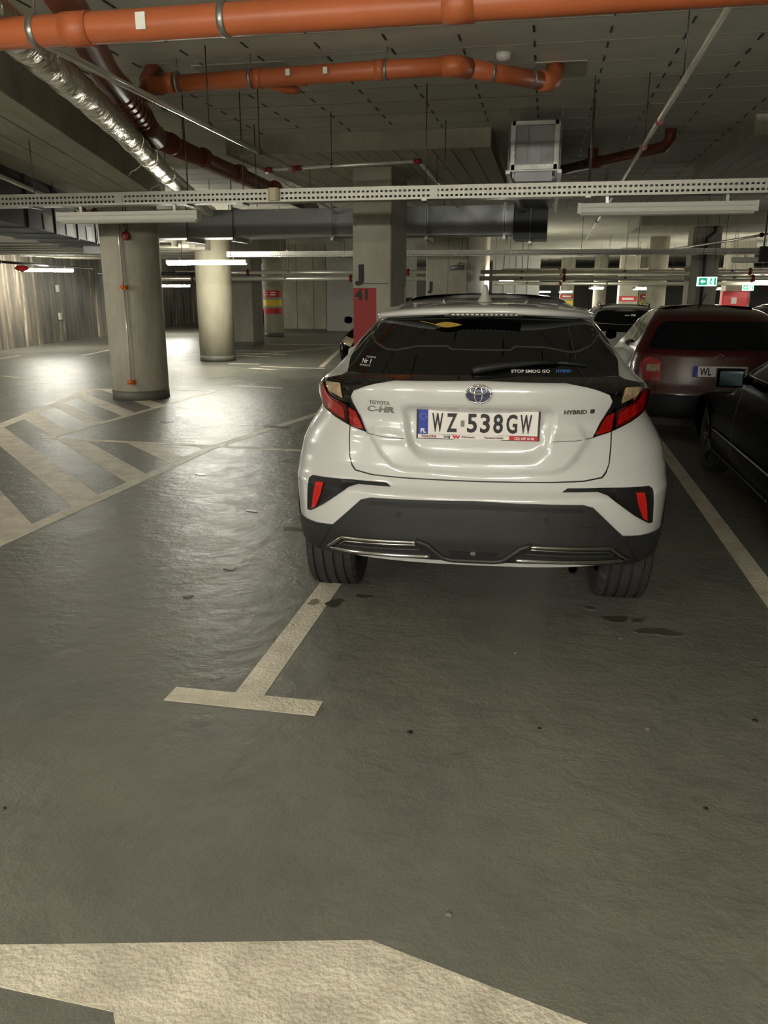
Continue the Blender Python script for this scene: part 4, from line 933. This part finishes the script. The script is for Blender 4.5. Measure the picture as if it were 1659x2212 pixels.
sprinkler('sprinkler_pipe', [(-2.25, 3.5, 2.6), (-2.27, 4.57, 2.6), (-2.36, 7.7, 2.62)], .019, 'thin grey sprinkler pipe crossing in front of the silver duct at the upper left', [((-2.36, 7.68, 2.62), (0, 1, 0))], [(-2.3, 5.6, 2.6), (-2.33, 6.7, 2.6)])
sprinkler('sprinkler_pipe', [(-2.62, 7.72, 2.62), (-1.19, 7.74, 2.66)], .014, 'short level sprinkler pipe in front of the drop panel', [((-2.6, 7.72, 2.62), (1, 0, 0)), ((-2.32, 7.72, 2.63), (1, 0, 0)), ((-1.2, 7.74, 2.66), (1, 0, 0))], [(-2.0, 7.73, 2.63)])
sprinkler('sprinkler_pipe', [(-1.19, 7.74, 2.66), (-1.3, 12.5, 2.66), (-1.48, 17.8, 2.66)], .015, 'thin sprinkler pipe running away right of the column marked J 41', [((-1.26, 11, 2.66), (0, 1, 0)), ((-1.4, 15, 2.66), (0, 1, 0))], [(-1.22, 9.2, 2.66)])
sprinkler('sprinkler_pipe', [(-2.62, 7.72, 2.60), (-3.0, 11.9, 2.60)], .016, 'thin dark sprinkler branch left of the column marked J 41', [], [(-2.8, 9.8, 2.6)])
sprinkler('sprinkler_pipe', [(-4.25, 4.6, 2.6), (-5.35, 7.75, 2.6), (-6.5, 11.0, 2.6), (-5.0, 11.2, 2.6)], .024, 'grey sprinkler pipe along the left edge of the big drop slab', [((-6.4, 10.9, 2.6), (-.3, 1, 0)), ((-6.3, 11.03, 2.6), (1, 0, 0))], [(-5.9, 9.4, 2.6), (-6.45, 11, 2.6)])
e = sprinkler('sprinkler_pipe', [(-2.75, 3.5, 2.5), (-3.12, 4.42, 2.5), (-3.12, 4.45, 2.75), (-3.12, 4.45, 3.1)], .026, 'grey pipe with a red elbow at the upper left edge', [((-3.12, 4.44, 2.52), (0, .3, 1))])
s = MB(); s.tube([(-3.06, 4.3, 2.5), (-3.12, 4.44, 2.5), (-3.12, 4.45, 2.58)], .042, 14); s.build('elbow', REDC, e)
for z, y, r, lab in ((1.955, 20.6, .05, 'upper of the two long level pipes far behind the columns'), (1.80, 20.3, .055, 'lower of the two long level pipes far behind the columns'), (2.0, 25.8, .05, 'far level pipe behind the two long level pipes'), (1.72, 26.2, .05, 'lowest far level pipe'), (2.2, 30.0, .06, 'highest far level pipe above the lamps')):
    rr_ = [(x, y, z) for x in (-6.5, -4.2, -.6, 1.8, 4.2, 7)]
    for x0, x1, side in ((-9.6 if z > 1.9 else -11, -2.7, 'left'), (-1.6, 14, 'right')) if y < 25 else ((-1.6, 14, 'right'),):
        sprinkler('level_pipe', [(x0, y, z), (x1, y, z)], r, lab+(', left of the wall pier' if side == 'left' else ', right of the wall pier'), [((x0+2.0, y, z), (1, 0, 0)), ((x0+6.2, y, z), (1, 0, 0))], [p for p in rr_ if x0 < p[0] < x1])
sprinkler('sprinkler_pipe', [(4.2, 12.5, 2.5), (3.4, 17, 2.45), (2.2, 24, 2.45)], .022, 'thin sloping pipe right of the column with the black cable', [((3.6, 15.6, 2.46), (-.2, 1, 0))], [(3.9, 14, 2.48)])
sprinkler('sprinkler_pipe', [(-5.4, 17, 2.3), (-4.3, 24.5, 2.3)], .03, 'thin pipe with red end beyond the left tray', [((-5.4, 17.05, 2.3), (0, 1, 0))], [(-5, 20, 2.3)])
sprinkler('level_pipe', [(-11.7, 14.0, 2.14), (-12.5, 19.0, 2.12), (-13.0, 22.3, 2.1)], .03, 'dark pipe along the top of the stained wall', [((-12.2, 17, 2.13), (-.15, 1, 0))], [(-12.1, 16.5, 2.13)], m=BLACKP)
sprinkler('level_pipe', [(-11.5, 20.0, 1.92), (-8.6, 20.1, 1.92)], .035, 'black level pipe left of the thick round column', [((-11.2, 20.0, 1.92), (1, 0, 0))], [(-10.4, 20.05, 1.92)], m=BLACKP)
# free hanging rods
for i, (x, y, z, lab) in enumerate([(-1.02, 8.3, 2.34, 'thin rod hanging right of the column marked J 41'), (.32, 7.6, 2.34, 'thin rod hanging between the duct end and the sprinkler pipe'), (-2.9, 8.2, 2.34, 'thin rod hanging left of the short level sprinkler pipe'), (-4.9, 6.6, 2.5, 'thin rod hanging under the big drop slab')]):
    o = MB().tube([(x, y, z), (x, y, CZ)], .0045, 6).build('hanging_rod', STEEL); tag(o, lab, 'rod')

# ------------------------------------------------------------------ ducts
def duct(name, d, m, label, flx=(), fly=(), seams=0):
    x0, x1, y0, y1, z0, z1 = d; e = empty(name, ((x0+x1)/2, (y0+y1)/2, z0), 0, label, 'duct'); cx_, cy_ = (x0+x1)/2, (y0+y1)/2
    MB().box(x0-cx_, x1-cx_, y0-cy_, y1-cy_, 0, z1-z0).build('casing', m, e)
    for x in flx: MB().box(x-cx_-.018, x-cx_+.018, y0-cy_-.03, y1-cy_+.03, -.03, z1-z0+.03).build('flange', GALV, e)
    for y in fly: MB().box(x0-cx_-.03, x1-cx_+.03, y-cy_-.018, y-cy_+.018, -.03, z1-z0+.03).build('flange', GALV, e)
    if seams:
        for i in range(1, seams): x = x0+(x1-x0)*i/seams; MB().box(x-cx_-.004, x-cx_+.004, y0-cy_-.004, y0-cy_, .005, z1-z0-.005).build('seam', m, e)
    for x in flx or ((cx_,) if name != 'duct_end' else (cx_-.23, cx_+.23)):
        MB().box(x-cx_-.006, x-cx_+.006, y0-cy_-.05, y0-cy_-.04, -.05, CZ-z0).build('hanger_rod', STEEL, e)
        MB().box(x-cx_-.02, x-cx_+.02, y0-cy_-.07, y1-cy_+.05, -.06, -.03).build('hanger_rail', GALV, e)
    return e
duct('rectangular_duct', (-6.3, -.5, 12.0, 12.55, 2.29, 2.68), DUCT, 'long rectangular metal duct crossing behind the near tray', (-5.35, -4.62, -3.10, -1.72, -.62), (), 0)
duct('duct_elbow', (-.49, -.03, 11.9, 12.6, 2.22, 2.9), DUCTD, 'dark square duct elbow right of the long rectangular duct', ())
e = duct('duct_end', (-.36, .02, 8.0, 11.9, 2.62, 2.97), DUCT, 'square galvanised duct end hanging right of the drop panel', (), (8.02, 8.6))
for x in (-.235, -.11): MB().box(x+.17-.003, x+.17+.003, -1.97, -1.955, .0, .35).build('fold', DUCT, e)
fr = MB()
for a in ((-.205, .205, -.02, .02), (-.205, .205, .35, .385)): fr.box(a[0], a[1], -1.985, -1.955, a[2], a[3])
for a in ((-.21, -.175), (.175, .21)): fr.box(a[0], a[1], -1.985, -1.955, -.02, .385)
fr.build('frame', GALV, e)
bx('lower_collar', DUCT, (-.17, .165, -1.9, -1.5, -.11, -.02), e)
# large dark duct at the left edge
e = empty('dark_plenum_duct', (-5.45, 7.6, 2.23), math.radians(17.2), 'large dark plenum duct at the left edge with bright openings below it', 'duct')
MB().box(-.9, -.06, -3.5, 6.5, 0, .56).build('casing', DUCTD, e)
for y in (-2, -.9, .2, 1.3, 2.4, 3.5, 4.6, 5.7): MB().box(-.92, -.045, y-.02, y+.02, -.02, .575).build('stiffener', DUCTD, e)
for y0, y1 in ((1.9, 2.25), (2.9, 3.25), (4.0, 4.3), (4.7, 5.5)): MB().box(-.065, -.05, y0, y1, .01, .20).build('lit_gap_plate', WPLAS, e)  # white plates stand in for bright lit gaps beneath the duct
MB().box(-.5, -.1, 5.6, 6.2, -.12, .05).build('outlet', DUCT, e)
# ------------------------------------------------------------------ small fittings
e = empty('alarm_bell', (-5.61, 10.565, 2.235), 0, 'round red alarm bell hanging on the thick round column', 'alarm')
MB().lathe([(0, -.045), (.035, -.042), (.058, -.025), (.062, 0), (.04, .01), (0, .012)], (0, 0, 0), 24, 'y').build('dome', mat('bell_red', (120, 30, 26), .45), e)
for dx in (-.012, .014): MB().tube([(dx*.5, .01, .055), (dx*2, .01, .16), (dx*1.2-.01, .01, .5)], .006, 6).build('cable', mat('cable_brown', (70, 52, 40), .6), e)
e = empty('red_horn', (-12.05, 17.6, 2.0), 0, 'red siren at the left edge beside the burning wall lamp', 'siren')
MB().lathe([(0, -.09), (.1, -.05), (.17, 0), (.1, .06), (0, .07)], (0, 0, 0), 24).build('dome', REFR, e)
e = empty('conduit_run', (-5.70, 10.545, 0), 0, 'thin grey conduit with two orange junction boxes on the thick round column', 'conduit')
MB().tube([(-.02, .0, 2.74), (0, -.0, 1.60)], .013, 10).build('conduit', PIPEW, e); MB().tube([(0, 0, 1.58), (0, -.0, .30)], .011, 10).build('conduit', PIPEW, e)
for z in (1.565, .27):
    s = MB(); s.bbox(-.05, .05, -.03, .04, z-.028, z+.028, .012); s.lathe([(0, 0), (.028, 0), (.028, .02), (0, .022)], (0, -.04, z+.005), 14, 'y'); s.build('junction_box', SOCKET, e)
e = empty('smoke_detector', (-.37, 6.15, CZ), 0, 'white round smoke detector on the ceiling above the second orange pipe', 'detector')
MB().lathe([(0, -.05), (.03, -.05), (.05, -.03), (.055, 0), (0, 0)], (0, 0, 0), 24).build('housing', WPLAS, e)
e = empty('cctv_camera', (-1.75, 17.85, 2.0), 0, 'grey security camera on the wall pier marked with the small J', 'camera')
s = MB(); s.tube([(.0, 0, 0), (-.28, -.1, -.02)], .05, 12); s.tube([(-.1, .15, .1), (-.12, -.03, .03)], .015, 8); s.build('housing', DUCT, e)
def exit_sign(x, y, z, wd, ht, label):
    e = empty('exit_sign', (x, y, z), 0, label, 'sign')
    bx('housing', EXITW, (-wd/2, wd/2, 0, .05, 0, ht), e); bx('green_field', EXITG, (-wd*.42, .0, -.003, 0, ht*.14, ht*.86), e); bx('green_field', EXITG, (wd*.36, wd*.44, -.003, 0, ht*.14, ht*.86), e)
    ar = MB().add([(-wd*.36, -.005, ht*.5), (-wd*.22, -.005, ht*.75), (-wd*.22, -.005, ht*.6), (-wd*.08, -.005, ht*.6), (-wd*.08, -.005, ht*.4), (-wd*.22, -.005, ht*.4), (-wd*.22, -.005, ht*.25)], [(0, 6, 1), (2, 5, 4, 3)]).build('arrow', EXITW, e)
    s = MB(); s.lathe([(0, -.004), (ht*.09, -.004), (ht*.09, 0)], (wd*.2, -.001, ht*.74), 10, 'y'); s.tube([(wd*.2, -.003, ht*.66), (wd*.17, -.003, ht*.42), (wd*.24, -.003, ht*.2)], ht*.04, 5); s.tube([(wd*.17, -.003, ht*.42), (wd*.10, -.003, ht*.22)], ht*.04, 5); s.tube([(wd*.11, -.003, ht*.55), (wd*.2, -.003, ht*.6), (wd*.28, -.003, ht*.5)], ht*.03, 5)
    s.build('running_man', EXITG, e)
    for sx in (-.3, .3): MB().tube([(sx*wd, .025, ht), (sx*wd, .025, CZ-z)], .004, 6).build('hanger_rod', STEEL, e)
    return e
exit_sign(2.68, 15.0, 1.605, .32, .155, 'lit green and white exit sign with an arrow in front of the cable column')
exit_sign(6.25, 28, 1.52, .34, .2, 'second lit green exit sign, smaller, near the right edge')
e = empty('fire_cabinet', (6.15, 29.2, 0), 0, 'bright red fire hose cabinet far behind the red hatchback', 'cabinet')
bx('cabinet_body', SIGNR, (-.4, .4, 0, .25, 0, 1.5), e); bx('cabinet_door', mat('door_red', (220, 40, 50), .4), (-.37, .37, -.02, 0, .53, 1.47), e); bx('white_symbol', SIGNW, (-.12, .05, -.025, -.02, 1.1, 1.3), e)
e = empty('white_socket_box', (-5.43, 16.2, 2.02), 0, 'x', 'x'); bpy.data.objects.remove(e)
for z, lab in ((1.55, 'upper white socket box on the stained wall'), (.75, 'lower white socket box on the stained wall')):
    e = empty('socket_box', (-14.17, 22.35, z), math.radians(-83), lab, 'socket'); MB().bbox(-.07, .07, -.08, -.0, -.1, .1, .02).build('box', WPLAS, e)
e = empty('tray_junction_box', (-2.25, 6.78, 2.25), 0, 'cream junction box clipped on the near cable tray', 'junction box'); MB().bbox(-.045, .045, -.03, .012, .0, .1, .02).build('box', mat('cream', (200, 186, 150), .5), e)
e = empty('black_box', (3.75, 15.8, 2.02), 0, 'black control box hung on the farther cable tray', 'box'); s = MB(); s.bbox(-.1, .1, -.05, .05, 0, .26, .01); s.box(-.05, -.03, 0, .02, .26, 1.08); s.box(.03, .045, 0, .02, .26, 1.08); s.build('housing', BLACKP, e)
